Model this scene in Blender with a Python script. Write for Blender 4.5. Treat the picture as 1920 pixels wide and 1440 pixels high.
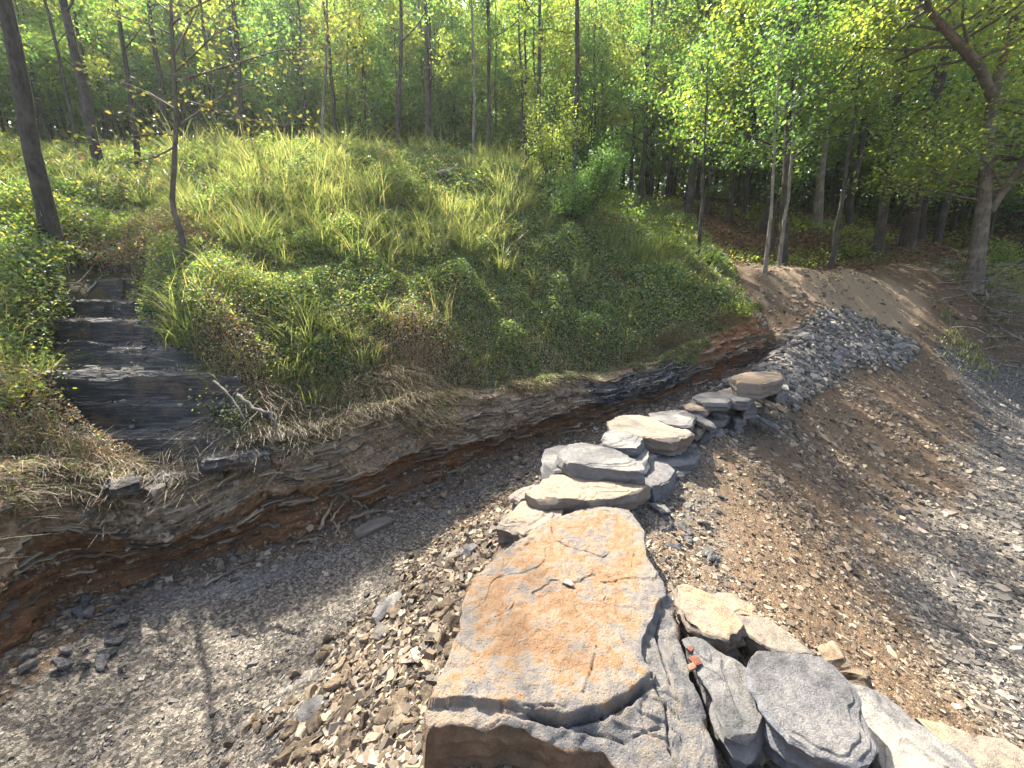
import bpy, math, random
import numpy as np
from mathutils import Vector, Matrix

# ---------------------------------------------------------------- camera, sky, sun
for o in list(bpy.data.objects):
    bpy.data.objects.remove(o)
S = bpy.context.scene
COL = S.collection
PITCH = math.radians(11.5)
F = 740.0
CAMH = 1.6
cam = bpy.data.cameras.new('camera')
cam.sensor_width = 36.0
cam.lens = 36.0 * F / 1920.0
cam.clip_start = 0.05
cam.clip_end = 400.0
cam_o = bpy.data.objects.new('camera', cam)
COL.objects.link(cam_o)
cam_o.location = (0, 0, CAMH)
cam_o.rotation_euler = (math.pi / 2 - PITCH, 0, 0)
S.camera = cam_o

SUN_AZ = math.radians(-33)      # left of straight ahead
SUN_EL = math.radians(51)
W = bpy.data.worlds.new("World")
S.world = W
W.use_nodes = True
wn = W.node_tree.nodes
wl = W.node_tree.links
sky = wn.new('ShaderNodeTexSky')
sky.sky_type = 'NISHITA'
sky.sun_disc = False
sky.sun_elevation = SUN_EL
sky.sun_rotation = SUN_AZ
sky.air_density = 1.0
sky.dust_density = 4.0
sky.ozone_density = 0.4
wl.new(sky.outputs[0], wn['Background'].inputs[0])
wn['Background'].inputs[1].default_value = 0.115
sun = bpy.data.lights.new('sun', 'SUN')
sun.energy = 5.0
sun.angle = math.radians(0.5)
sun.color = (1.0, 0.93, 0.82)
sun_o = bpy.data.objects.new('sun', sun)
COL.objects.link(sun_o)
sd_ = Vector((math.sin(SUN_AZ) * math.cos(SUN_EL), math.cos(SUN_AZ) * math.cos(SUN_EL), math.sin(SUN_EL)))
sun_o.rotation_euler = sd_.to_track_quat('Z', 'Y').to_euler()
sun_o.location = (-12, 16, 18)
S.view_settings.view_transform = 'Standard'
S.view_settings.look = 'None'
S.view_settings.gamma = 1.0
S.view_settings.exposure = 2.1
S.render.engine = 'CYCLES'
S.cycles.max_bounces = 6
S.cycles.transparent_max_bounces = 8

rng = np.random.default_rng(7)

# ---------------------------------------------------------------- pixel <-> world helpers
CP, SP = math.cos(PITCH), math.sin(PITCH)
def ray(u, v):
    a = (u - 960.0) / F
    b = (v - 720.0) / F
    return np.array([a, CP - b * SP, -(SP + b * CP)])
CAM = np.array([0, 0, CAMH])
def Wh(u, v, h):
    d = ray(u, v)
    return CAM + d * ((h - CAMH) / d[2])
def Wy(u, v, y):
    d = ray(u, v)
    return CAM + d * (y / d[1])
def proj(p):
    p = np.asarray(p, float)
    x = p[..., 0]; y = p[..., 1]; z = p[..., 2] - CAMH
    zc = y * CP - z * SP
    yc = -(z * CP + y * SP)
    return 960 + F * x / zc, 720 + F * yc / zc

# ---------------------------------------------------------------- noise
def _h(i, j, k):
    n = (i * 374761393 + j * 668265263 + k * 2147483647) & 0xffffffff
    n = ((n ^ (n >> 13)) * 1274126177) & 0xffffffff
    n = ((n ^ (n >> 16)) * 2246822519) & 0xffffffff
    return ((n ^ (n >> 15)) & 0xffff) / 32767.5 - 1.0
def vnoise(x, y, z=0.0):
    x, y, z = np.broadcast_arrays(np.asarray(x, float), y, z)
    xi = np.floor(x).astype(np.int64); yi = np.floor(y).astype(np.int64); zi = np.floor(z).astype(np.int64)
    fx = x - xi; fy = y - yi; fz = z - zi
    fx = fx * fx * (3 - 2 * fx); fy = fy * fy * (3 - 2 * fy); fz = fz * fz * (3 - 2 * fz)
    r = 0
    for a in (0, 1):
        wx = fx if a else 1 - fx
        for b in (0, 1):
            wy = fy if b else 1 - fy
            for c in (0, 1):
                wz = fz if c else 1 - fz
                r = r + wx * wy * wz * _h(xi + a, yi + b, zi + c)
    return r
def fbm(x, y, z=0.0, o=4, g=0.5):
    r = 0; a = 1.0; s = 0
    for i in range(o):
        r = r + a * vnoise(x * 2 ** i + 17.3 * i, y * 2 ** i + 5.1 * i, np.asarray(z) * 2 ** i)
        s += a; a *= g
    return r / s
def sstep(a, b, x):
    t = np.clip((x - a) / (b - a), 0, 1)
    return t * t * (3 - 2 * t)

# ---------------------------------------------------------------- terrain height model
class TPS:
    def __init__(s, P, lam=0.003):
        P = np.array(P, float); n = len(P); s.P = P
        d = np.hypot(P[:, None, 0] - P[None, :, 0], P[:, None, 1] - P[None, :, 1])
        K = np.where(d > 0, d * d * np.log(d + 1e-12), 0) + lam * np.eye(n)
        A = np.zeros((n + 3, n + 3)); A[:n, :n] = K
        A[:n, n] = 1; A[:n, n + 1] = P[:, 0]; A[:n, n + 2] = P[:, 1]; A[n:, :n] = A[:n, n:].T
        s.c = np.linalg.solve(A, np.concatenate([P[:, 2], [0, 0, 0]]))
    def __call__(s, x, y):
        r = s.c[-3] + s.c[-2] * x + s.c[-1] * y
        for i in range(len(s.P)):
            d2 = (x - s.P[i, 0]) ** 2 + (y - s.P[i, 1]) ** 2
            r = r + s.c[i] * 0.5 * d2 * np.log(d2 + 1e-12)
        return r
def V(x, y, z): return np.array([x, y, z], float)
def dens(rail, step=0.6):
    out = []
    for a, b in zip(rail[:-1], rail[1:]):
        n = max(1, int(np.hypot(*(b - a)[:2]) / step))
        for i in range(n): out.append(a + (b - a) * i / n)
    out.append(rail[-1]); return out

trench = [V(-3.0, -1.5, -1.0), V(-2.7, 0.5, -1.0), Wh(100, 1440, -.95), Wh(330, 1300, -.95), Wh(560, 1130, -.93), Wh(800, 1000, -.86), Wh(960, 905, -.75),
          Wh(1120, 830, -.55), Wh(1250, 765, -.25), Wh(1340, 715, .1), Wh(1415, 665, .5), Wy(1440, 615, 9.4)]
base = [V(-3.5, -2.5, -.8), V(-3.55, 0.6, -.75), Wh(0, 1250, -.75), Wh(130, 1130, -.84), Wh(300, 1080, -.86), Wh(600, 1000, -.84), Wh(870, 890, -.72), Wh(1100, 800, -.47),
        Wh(1290, 730, 0), Wh(1420, 680, .4), Wy(1438, 620, 9.2)]
crest = [V(.9, -1.5, -.2), V(.6, .3, -.25), V(.4, 1.3, -.3), V(.4, 2.0, -.25), V(.55, 2.9, -.2), V(1.0, 3.64, -.14), V(1.9, 4.9, -.08), V(3.1, 5.95, .08),
         V(4.5, 6.95, .28), V(5.5, 7.8, .7), V(6.9, 8.9, 1.18)]
lfoot = [V(-2.1, -1, -.95), V(-2.0, 1.3, -.93), Wh(600, 1200, -.91), Wh(700, 1110, -.89), Wh(800, 1030, -.86), Wh(930, 930, -.76), V(1.0, 4.95, -.55), V(2.6, 6.2, -.25), V(4.0, 7.1, .1)]
lmid = [V(-.7, -1, -.35), V(-.75, 1.0, -.38), Wh(740, 1230, -.40), Wh(810, 1100, -.36), Wh(900, 990, -.36), V(.55, 4.0, -.3), V(1.6, 5.1, -.25)]
rows_low = dens(trench) + dens(base[:-1], .8) + dens(crest) + dens(lfoot) + dens(lmid)
rmid = [V(2.0, -1, -.55), V(1.6, .6, -.5), Wh(1500, 1300, -.45), Wh(1480, 1180, -.42), Wh(1420, 1050, -.36), Wh(1330, 930, -.28), Wh(1400, 830, -.2), Wh(1480, 760, -.02), Wh(1570, 700, .25)]
rows_low += dens(rmid)
rows_low += [Wh(1500, 1050, -.58), Wh(1700, 1200, -.95), Wh(1900, 1000, -1.2), Wh(1900, 1300, -1.1), Wh(1650, 880, -.82), Wh(1560, 900, -.62), Wh(1520, 800, -.28), Wh(1620, 740, -.05),
             Wh(1750, 740, -.2), Wh(1900, 720, -.15), Wh(1900, 850, -.9), Wh(1700, 660, .55), Wh(1800, 640, .75), Wy(1900, 630, 9.4), Wh(1700, 950, -1.05), Wh(1800, 800, -.62),
             V(14, 5, -.9), V(15, 9, .3), V(16, 1, -1.2), V(6, 0, -1.3), V(3.5, 0, -1.1), V(4, -3, -1.2), V(9, 2.5, -1.2),
             Wy(1520, 507, 10.3), Wy(1450, 528, 10.1), Wy(1600, 512, 10.5), Wy(1720, 545, 10.3), Wy(1480, 575, 9.6), Wy(1600, 578, 9.65), Wy(1700, 598, 9.6), Wy(1830, 540, 10.2),
             Wy(1900, 560, 10.2), V(7.6, 11.3, 2.4), V(9.3, 11.4, 2.5),
             Wy(1310, 520, 11), Wy(1200, 388, 17), Wy(1350, 470, 12.6), Wy(1350, 415, 17), Wy(1600, 470, 12.7), Wy(1550, 415, 18), Wy(1900, 522, 11.5), Wy(1900, 475, 17), Wy(1740, 432, 20),
             V(5, 30, 9.5), V(20, 35, 10), V(40, 30, 9), V(26, 15, 4.3), V(-5, 32, 10), V(0, 50, 15), V(30, 55, 15), V(50, 10, 6), V(3, 20, 6.3)]
lip = [V(-4.0, -2.5, .1), V(-4.0, .6, .2), Wy(0, 905, 2.75), Wy(170, 905, 3.15), Wy(330, 880, 3.45), Wy(500, 830, 3.95), Wy(700, 795, 4.6), Wy(850, 775, 5.3), Wy(960, 755, 5.9), Wy(1100, 718, 6.9),
       Wy(1200, 690, 7.4), Wy(1300, 652, 7.9), Wy(1400, 615, 8.4)]
rows_high = dens(lip, .7)
for q in [(30, 760, 3.5), (30, 700, 3.9), (30, 580, 4.7), (50, 470, 5.7), (-200, 700, 3.6), (-250, 520, 5),
          (320, 850, 3.75), (280, 760, 4.1), (225, 650, 4.8), (195, 570, 5.5), (180, 505, 6.2), (160, 440, 7), (160, 350, 9.5),
          (440, 760, 4.05), (395, 690, 4.25), (350, 600, 4.8), (300, 520, 5.6), (300, 450, 6.7), (300, 360, 9.0),
          (550, 700, 4.7), (550, 550, 5.9), (550, 420, 7.6), (550, 320, 9.8), (700, 650, 5.4), (700, 520, 6.7), (700, 400, 8.4), (700, 300, 10.6),
          (850, 700, 5.8), (850, 600, 6.6), (850, 480, 8), (850, 380, 9.6), (850, 315, 11), (1000, 670, 6.7), (1000, 580, 7.6), (1000, 480, 8.8), (1000, 400, 10), (1000, 345, 11.2),
          (1150, 640, 7.8), (1150, 560, 8.7), (1150, 480, 9.7), (1150, 425, 11), (1270, 620, 8.1), (1290, 560, 9), (1290, 515, 10), (1400, 600, 8.7), (1400, 572, 9.3),
          (0, 300, 11.5), (300, 292, 12), (90, 400, 6.6), (20, 350, 8)]:
    rows_high.append(Wy(*q))
rows_high += [V(-3.5, 16, 6.4), V(0, 16, 5.9), V(3, 15, 4.3), V(-10, 17, 7.2), V(-10, 32, 11), V(0, 32, 10), V(8, 12, .4), V(10, 20, 1), V(14, 32, 2), V(-22, 14, 7.5), V(-22, 2, 5), V(-12, -2, 3),
              V(-8, 3, 2.9), V(-30, 30, 12), V(5, 60, 14), V(-10, 60, 18), V(10, 9, -1), V(-14, 7, 5.0)]
LOW = TPS(rows_low); HIGH = TPS(rows_high)
bline = np.array([b[:2] for b in base] + [[6.3, 10.5], [7, 14], [9, 70]])
def sdist(x, y, line):
    """distance to polyline, positive on its left; also arclength of the foot"""
    best = np.full(np.shape(x), 1e9); sg = np.ones(np.shape(x)); arc = np.zeros(np.shape(x)); acc = 0
    for a, b in zip(line[:-1], line[1:]):
        d = b - a; L = np.hypot(*d)
        t = np.clip(((x - a[0]) * d[0] + (y - a[1]) * d[1]) / L ** 2, 0, 1)
        dx = x - a[0] - t * d[0]; dy = y - a[1] - t * d[1]
        D = np.hypot(dx, dy)
        c = d[0] * (y - a[1]) - d[1] * (x - a[0])
        m = D < best - 1e-9
        best = np.where(m, D, best); sg = np.where(m, np.sign(c), sg); arc = np.where(m, acc + t * L, arc)
        acc += L
    return best * sg, arc
gul = np.array([Wy(*q)[:2] for q in [(290, 890, 3.45), (240, 830, 3.8), (208, 740, 4.2), (188, 650, 4.8), (195, 570, 5.5), (180, 500, 6.3)]])
GZ = HIGH(gul[:, 0], gul[:, 1])
def Hraw(x, y):
    lo = LOW(x, y); hi = HIGH(x, y)
    sd, _ = sdist(x, y, bline)
    gd, ga = sdist(x, y, gul)
    gw = np.interp(ga, [0, .6, 1.5, 3.5], [.72, .68, .53, .4])
    gz = np.interp(y, gul[:, 1], GZ) - .3
    gm = (1 - sstep(gw * .95, gw * 1.35, np.abs(gd))) * sstep(3.5, 3.7, y) * (1 - sstep(3.0, 3.5, ga))
    hi = hi * (1 - gm) + np.minimum(hi, gz) * gm
    m = sstep(0.02, .42, sd)
    h = lo + np.maximum(hi - lo, 0) * m
    return np.minimum(h, 22)
def grid(x0, x1, y0, y1, st):
    xs = np.arange(x0, x1 + st, st); ys = np.arange(y0, y1 + st, st)
    X, Y = np.meshgrid(xs, ys, indexing='ij')
    return (x0, y0, st, Hraw(X, Y))
G1 = grid(-9, 15, -3, 13, .05)
G2 = grid(-46, 66, -8, 70, .4)
def bil(G, x, y):
    x0, y0, st, H = G
    fx = np.clip((x - x0) / st, 0, H.shape[0] - 1.001); fy = np.clip((y - y0) / st, 0, H.shape[1] - 1.001)
    i = fx.astype(int); j = fy.astype(int); fx = fx - i; fy = fy - j
    return H[i, j] * (1 - fx) * (1 - fy) + H[i + 1, j] * fx * (1 - fy) + H[i, j + 1] * (1 - fx) * fy + H[i + 1, j + 1] * fx * fy
def H0(x, y):
    x = np.asarray(x, float); y = np.asarray(y, float)
    e = np.minimum(np.minimum(x + 9, 15 - x), np.minimum(y + 3, 13 - y))
    m = sstep(0, 1.0, e)
    return bil(G1, x, y) * m + bil(G2, x, y) * (1 - m)
def zones(x, y):
    """weights 0..1 : grassy bank, forest floor, sandy mound, track gravel"""
    sd, _ = sdist(x, y, bline)
    lo = bil(G2, x, y)
    n = fbm(x * .9, y * .9, 3.0, 3) * .35
    bank = sstep(.15, .55, sd + n * .6) * (y < 90)
    forest = sstep(-.5, .5, y - 10.9 + n * 2 - np.clip(7.5 - x, 0, 3) * .25) * (1 - bank)
    mound = np.exp(-(((x - 8.4) / 2.2) ** 2 + ((y - 10.1) / 1.0) ** 2))
    mound = sstep(.35, .6, mound + n * .3) * (1 - bank)
    return bank, forest, mound
def Hf(x, y):
    h = H0(x, y)
    r = np.hypot(x, y)
    h = h + .05 * fbm(x * 1.3, y * 1.3, 1.0, 4) + .018 * fbm(x * 7, y * 7, 2.0, 4)
    return h
def Hn(x, y, e=.04):
    h = Hf(x, y)
    n = np.stack([-(Hf(x + e, y) - h) / e, -(Hf(x, y + e) - h) / e, np.ones_like(h)], -1)
    return h, n / np.linalg.norm(n, axis=-1, keepdims=True)
def hit(u, v, n=1500, far=60, dz=0.0):
    """where the sight line through a photo point meets the ground"""
    d = ray(u, v); t = np.exp(np.linspace(math.log(.6), math.log(far), n))
    P = CAM + d * t[:, None]
    g = Hf(P[:, 0], P[:, 1]) + dz
    k = np.argmax(P[:, 2] < g)
    return np.array([P[k, 0], P[k, 1], g[k]]) if P[k, 2] < g[k] else None

# ---------------------------------------------------------------- mesh + object helpers
def mesh_np(name, verts, faces_list, attrs=None, smooth=False):
    """faces_list: list of (n,k) int arrays of equal-size polygons"""
    me = bpy.data.meshes.new(name)
    verts = np.asarray(verts, np.float32)
    me.vertices.add(len(verts)); me.vertices.foreach_set('co', verts.ravel())
    loops = np.concatenate([f.ravel() for f in faces_list]).astype(np.int32)
    tot = np.concatenate([np.full(len(f), f.shape[1], np.int32) for f in faces_list])
    st = np.concatenate([[0], np.cumsum(tot)[:-1]]).astype(np.int32)
    me.loops.add(len(loops)); me.loops.foreach_set('vertex_index', loops)
    me.polygons.add(len(tot)); me.polygons.foreach_set('loop_start', st)
    me.polygons.foreach_set('use_smooth', np.full(len(tot), smooth))
    if attrs:
        for k, a in attrs.items():
            at = me.attributes.new(k, 'FLOAT', 'POINT')
            at.data.foreach_set('value', np.asarray(a, np.float32).ravel())
    me.update(); me.validate()
    return me
def link(name, me, mat=None, parent=None):
    o = bpy.data.objects.new(name, me); COL.objects.link(o)
    if mat is not None and me is not None:
        if len(me.materials) == 0: me.materials.append(mat)
    if parent: o.parent = parent
    return o
def tag(o, label=None, cat=None, group=None, kind=None):
    if label: o['label'] = label
    if cat: o['category'] = cat
    if group: o['group'] = group
    if kind: o['kind'] = kind
    return o
def empty(name, loc, rz=0.0):
    o = bpy.data.objects.new(name, None); COL.objects.link(o)
    o.location = [float(c) for c in loc]; o.rotation_euler = (0, 0, rz); return o

# ---------------------------------------------------------------- node helpers
class N:
    def __init__(s, name):
        s.m = bpy.data.materials.new(name); s.m.use_nodes = True
        s.t = s.m.node_tree; s.n = s.t.nodes; s.l = s.t.links; s.bsdf = s.n['Principled BSDF']
        s.bsdf.inputs['Roughness'].default_value = .85
        s.bsdf.inputs['Specular IOR Level'].default_value = .3
    def node(s, typ, ins=None, **kw):
        nd = s.n.new(typ)
        for k, v in kw.items(): setattr(nd, k, v)
        for k, v in (ins or {}).items(): s.set(nd.inputs[k], v)
        return nd
    def set(s, inp, v):
        if isinstance(v, bpy.types.NodeSocket): s.l.new(v, inp)
        else: inp.default_value = v
    def coord(s, which='Object'): return s.node('ShaderNodeTexCoord').outputs[which]
    def map(s, vec, scale, rot=(0, 0, 0)):
        return s.node('ShaderNodeMapping', {'Vector': vec, 'Scale': scale, 'Rotation': rot}).outputs[0]
    def noise(s, vec, scale, detail=4, rough=.6, dist=0):
        return s.node('ShaderNodeTexNoise', {'Vector': vec, 'Scale': scale, 'Detail': detail, 'Roughness': rough, 'Distortion': dist}).outputs[0]
    def vor(s, vec, scale, out='Distance', feature='F1'):
        return s.node('ShaderNodeTexVoronoi', {'Vector': vec, 'Scale': scale}, feature=feature).outputs[out]
    def ramp(s, f, stops):
        r = s.node('ShaderNodeValToRGB', {'Fac': f}); e = r.color_ramp.elements
        while len(e) < len(stops): e.new(0.5)
        for k, (p, c) in enumerate(stops):
            e[k].position = p; e[k].color = (c, c, c, 1) if isinstance(c, (int, float)) else (*c, 1)
        return r.outputs[0]
    def mix(s, f, a, b, mode='MIX'):
        nd = s.node('ShaderNodeMix', data_type='RGBA', blend_type=mode)
        s.set(nd.inputs[0], f)
        for i, c in ((6, a), (7, b)):
            s.set(nd.inputs[i], (*c, 1) if isinstance(c, tuple) and len(c) == 3 else c)
        return nd.outputs[2]
    def math(s, op, a, b=0.0, c=None):
        nd = s.node('ShaderNodeMath', operation=op); s.set(nd.inputs[0], a); s.set(nd.inputs[1], b)
        if c is not None: s.set(nd.inputs[2], c)
        return nd.outputs[0]
    def attr(s, name): return s.node('ShaderNodeAttribute', attribute_name=name).outputs['Fac']
    def rand(s): return s.node('ShaderNodeNewGeometry').outputs['Random Per Island']
    def bump(s, h, strength=.5, dist=.02, normal=None):
        nd = s.node('ShaderNodeBump', {'Height': h, 'Strength': strength, 'Distance': dist})
        if normal is not None: s.set(nd.inputs['Normal'], normal)
        return nd.outputs[0]
    def out(s, col=None, nor=None, rough=None):
        if col is not None: s.set(s.bsdf.inputs['Base Color'], (*col, 1) if isinstance(col, tuple) else col)
        if nor is not None: s.set(s.bsdf.inputs['Normal'], nor)
        if rough is not None: s.set(s.bsdf.inputs['Roughness'], rough)
        return s.m

# ---------------------------------------------------------------- materials
def mat_ground():
    q = N('ground')
    co = q.coord(); bank, forest, mound, soil = q.attr('bank'), q.attr('forest'), q.attr('mound'), q.attr('soil')
    streak = q.attr('streak')
    n1 = q.noise(co, 60, 6, .7); n2 = q.noise(co, 9, 5, .6); v1 = q.vor(co, 55, 'Color'); v2 = q.vor(co, 130)
    vs = q.node('ShaderNodeSeparateColor', {0: v1}).outputs[0]
    gravel = q.ramp(q.math('ADD', q.math('MULTIPLY', vs, .55), q.math('MULTIPLY', n1, .45)), [(.2, (.035, .032, .028)), (.5, (.105, .092, .075)), (.72, (.22, .19, .15)), (.9, (.38, .33, .26))])
    dirt = q.ramp(n1, [(.25, (.06, .04, .022)), (.5, (.145, .095, .054)), (.75, (.26, .18, .11))])
    c = q.mix(q.ramp(q.math('ADD', soil, q.math('MULTIPLY', q.math('SUBTRACT', n2, .5), .9)), [(.4, 0.), (.62, 1.)]), gravel, dirt)
    c = q.mix(q.math('MULTIPLY', streak, q.ramp(q.noise(co, 14, 5, .7), [(.4, 0.), (.6, .8)])), c, (.25, .24, .225))
    sand = q.ramp(n1, [(.3, (.21, .145, .085)), (.7, (.37, .27, .17))])
    c = q.mix(mound, c, sand)
    lit = q.ramp(q.noise(co, 40, 5, .75), [(.3, (.05, .028, .014)), (.5, (.13, .075, .035)), (.7, (.27, .17, .085))])
    moss = q.mix(q.ramp(q.noise(co, 1.1, 3), [(.5, 0.), (.62, .8)]), lit, (.06, .085, .02))
    c = q.mix(forest, c, moss)
    bk = q.ramp(n1, [(.3, (.03, .03, .013)), (.6, (.085, .07, .035)), (.8, (.16, .125, .07))])
    c = q.mix(bank, c, bk)
    hgt = q.math('ADD', q.math('MULTIPLY', v2, -.6), q.math('ADD', q.math('MULTIPLY', vs, .6), n1))
    return q.out(c, q.bump(hgt, .7, .02), .9)

def mat_bankface():
    q = N('bank_face')
    co = q.coord(); z = q.attr('layer'); arc = q.attr('arc')
    vec = q.node('ShaderNodeCombineXYZ', {0: q.math('MULTIPLY', arc, .7), 1: 0.0, 2: q.math('MULTIPLY', z, 7.0)}).outputs[0]
    s1 = q.noise(vec, 2.2, 6, .65)
    n = q.noise(co, 30, 5, .7); nl = q.noise(co, 3, 4, .6)
    rust = q.ramp(s1, [(.28, (.035, .02, .012)), (.42, (.11, .055, .028)), (.53, (.2, .1, .045)), (.62, (.07, .04, .025)), (.75, (.32, .21, .11))])
    tan = q.ramp(q.math('ADD', q.math('MULTIPLY', n, .5), q.math('MULTIPLY', nl, .5)), [(.32, (.09, .06, .036)), (.45, (.17, .115, .068)), (.56, (.27, .195, .12)), (.68, (.36, .29, .2))])
    coal = q.ramp(n, [(.3, (.012, .012, .014)), (.7, (.07, .07, .08))])
    zz = q.math('ADD', z, q.math('MULTIPLY', q.math('SUBTRACT', nl, .5), .35))
    c = q.mix(q.ramp(zz, [(.44, 0.), (.56, 1.)]), rust, tan)
    c = q.mix(q.ramp(q.math('MULTIPLY', s1, n), [(.3, 0.), (.36, .6)]), c, (.5, .4, .25))
    c = q.mix(q.attr('coal'), c, coal)
    c = q.mix(q.attr('red'), c, q.ramp(n, [(.3, (.09, .04, .02)), (.7, (.27, .13, .06))]))
    h = q.math('ADD', q.math('MULTIPLY', s1, 1.4), n)
    return q.out(c, q.bump(h, .8, .03), .9)

def mat_shale():
    q = N('dark_shale')
    co = q.coord(); m = q.map(co, (1.2, 14, 14))
    s = q.noise(m, 2.5, 7, .7); n = q.noise(co, 25, 5)
    c = q.ramp(s, [(.32, (.012, .013, .014)), (.5, (.038, .039, .038)), (.6, (.09, .088, .08)), (.72, (.22, .2, .165))])
    c = q.mix(q.ramp(q.noise(co, 3.5, 5, .7), [(.52, 0.), (.62, .6)]), c, (.13, .09, .055))
    q.bsdf.inputs['Specular IOR Level'].default_value = .4
    return q.out(c, q.bump(q.math('ADD', s, q.math('MULTIPLY', n, .4)), .8, .03), .55)

def mat_stone(name, cols, scale=1.0, edge=None):
    q = N(name)
    tc = q.node('ShaderNodeTexCoord'); oi = q.node('ShaderNodeObjectInfo')
    off = q.node('ShaderNodeVectorMath', {0: oi.outputs['Random'], 1: (37., 91., 13.)}, operation='MULTIPLY').outputs[0]
    co = q.node('ShaderNodeVectorMath', {0: tc.outputs['Object'], 1: off}, operation='ADD').outputs[0]
    big = q.noise(co, 2.2 * scale, 4, .6, .8); n = q.noise(co, 22 * scale, 8, .72); g = q.noise(co, 160, 3, .7)
    f = q.math('ADD', q.math('MULTIPLY', big, .75), q.math('MULTIPLY', n, .25))
    f = q.math('ADD', f, q.math('MULTIPLY', q.math('SUBTRACT', oi.outputs['Random'], .5), .22))
    c = q.ramp(f, [(.3, cols[0]), (.45, cols[1]), (.56, cols[2]), (.7, cols[3])])
    c = q.mix(q.ramp(n, [(.32, .5), (.44, 0.)]), c, tuple(x * .45 for x in cols[0]))
    c = q.mix(.55, c, q.ramp(g, [(.3, .25), (.7, .8)]), 'OVERLAY')
    c = q.mix(q.ramp(q.noise(co, 5 * scale, 6, .75), [(.56, 0.), (.66, .6)]), c, tuple(x * .6 for x in cols[1]))
    if edge:
        c = q.mix(q.attr('side'), c, q.mix(n, edge[0], edge[1]))
    m = q.map(co, (3, 3, 26))
    st = q.noise(m, 1.6 * scale, 5, .65)
    h = q.math('ADD', q.math('ADD', n, q.math('MULTIPLY', g, .5)), q.math('MULTIPLY', st, .45))
    return q.out(c, q.bump(h, .8, .028), .8)

def mat_slab():
    q = N('rusty_slab')
    co = q.coord()
    big = q.noise(co, 2.0, 5, .6, 1.0); n = q.noise(co, 14, 8, .75); g = q.noise(co, 120, 4, .75); sp = q.vor(co, 90)
    f = q.math('ADD', q.math('MULTIPLY', big, .5), q.math('MULTIPLY', n, .5))
    f = q.math('ADD', f, q.math('MULTIPLY', q.math('SUBTRACT', q.attr('core'), .5), .14))
    rind = q.ramp(f, [(.37, (.15, .14, .135)), (.43, (.23, .2, .165)), (.475, (.27, .185, .11)), (.52, (.25, .135, .065)), (.565, (.28, .2, .13)), (.62, (.19, .165, .145))])
    rind = q.mix(q.ramp(g, [(.28, .55), (.45, 0.)]), rind, (.17, .085, .04))
    rind = q.mix(q.ramp(g, [(.58, 0.), (.72, .4)]), rind, (.36, .26, .155))
    warm = q.attr('warm')
    grey = q.ramp(q.math('ADD', q.math('MULTIPLY', warm, .1), q.math('ADD', q.math('MULTIPLY', n, .7), q.math('MULTIPLY', big, .3))), [(.36, (.07, .07, .073)), (.47, (.14, .137, .137)), (.55, (.21, .19, .165)), (.66, (.28, .21, .145))])
    c = q.mix(q.ramp(q.math('ADD', q.attr('rind'), q.math('MULTIPLY', q.math('SUBTRACT', n, .5), .5)), [(.4, 0.), (.55, 1.)]), grey, rind)
    c = q.mix(q.attr('crack'), c, (.035, .03, .028))
    c = q.mix(q.attr('side'), c, q.ramp(n, [(.3, (.12, .075, .045)), (.7, (.27, .18, .11))]))
    cell = q.vor(q.node('ShaderNodeVectorMath', {0: co, 1: q.node('ShaderNodeTexNoise', {'Vector': co, 'Scale': 5.0}).outputs[1]}, operation='ADD').outputs[0], 3.2, 'Distance', 'DISTANCE_TO_EDGE')
    ck = q.ramp(cell, [(0., 0.), (.012, 1.)])
    pit = q.ramp(q.vor(co, 55), [(.1, 0.), (.3, 1.)])
    h = q.math('ADD', q.math('ADD', n, q.math('MULTIPLY', g, .5)), q.math('MULTIPLY', pit, .18))
    return q.out(c, q.bump(h, .9, .035), .78)

def mat_chips():
    q = N('shale_chips')
    r = q.rand(); s = q.attr('soil'); n = q.noise(q.coord(), 40, 3)
    a = q.ramp(r, [(0, (.04, .037, .034)), (.35, (.095, .088, .078)), (.65, (.17, .152, .13)), (.86, (.25, .215, .17)), (1, (.38, .32, .24))])
    b = q.ramp(r, [(0, (.05, .038, .026)), (.4, (.125, .092, .06)), (.75, (.225, .17, .11)), (1, (.36, .285, .19))])
    c = q.mix(q.ramp(s, [(.2, 0.), (.75, .85)]), a, b)
    return q.out(q.mix(.3, c, q.ramp(n, [(.3, .3), (.7, .7)]), 'OVERLAY'), None, .75)

def mat_leaf(name, stops, trans=.5, hue_obj=.25, tint=None):
    q = N(name)
    r = q.rand(); oi = q.node('ShaderNodeObjectInfo').outputs['Random']
    c = q.ramp(q.math('ADD', q.math('MULTIPLY', r, 1 - hue_obj), q.math('MULTIPLY', oi, hue_obj)), stops)
    tr = q.mix(1.0, c, tint or (2.6, 2.5, 1.0), 'MULTIPLY')
    q.n.remove(q.bsdf)
    d = q.node('ShaderNodeBsdfDiffuse', {'Color': c}); t = q.node('ShaderNodeBsdfTranslucent', {'Color': tr})
    g = q.node('ShaderNodeBsdfGlossy', {'Color': (.9, .95, 1, 1), 'Roughness': .45})
    m = q.node('ShaderNodeMixShader', {0: trans}); q.l.new(d.outputs[0], m.inputs[1]); q.l.new(t.outputs[0], m.inputs[2])
    m2 = q.node('ShaderNodeMixShader', {0: .06}); q.l.new(m.outputs[0], m2.inputs[1]); q.l.new(g.outputs[0], m2.inputs[2])
    q.l.new(m2.outputs[0], q.n['Material Output'].inputs[0])
    return q.m

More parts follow.
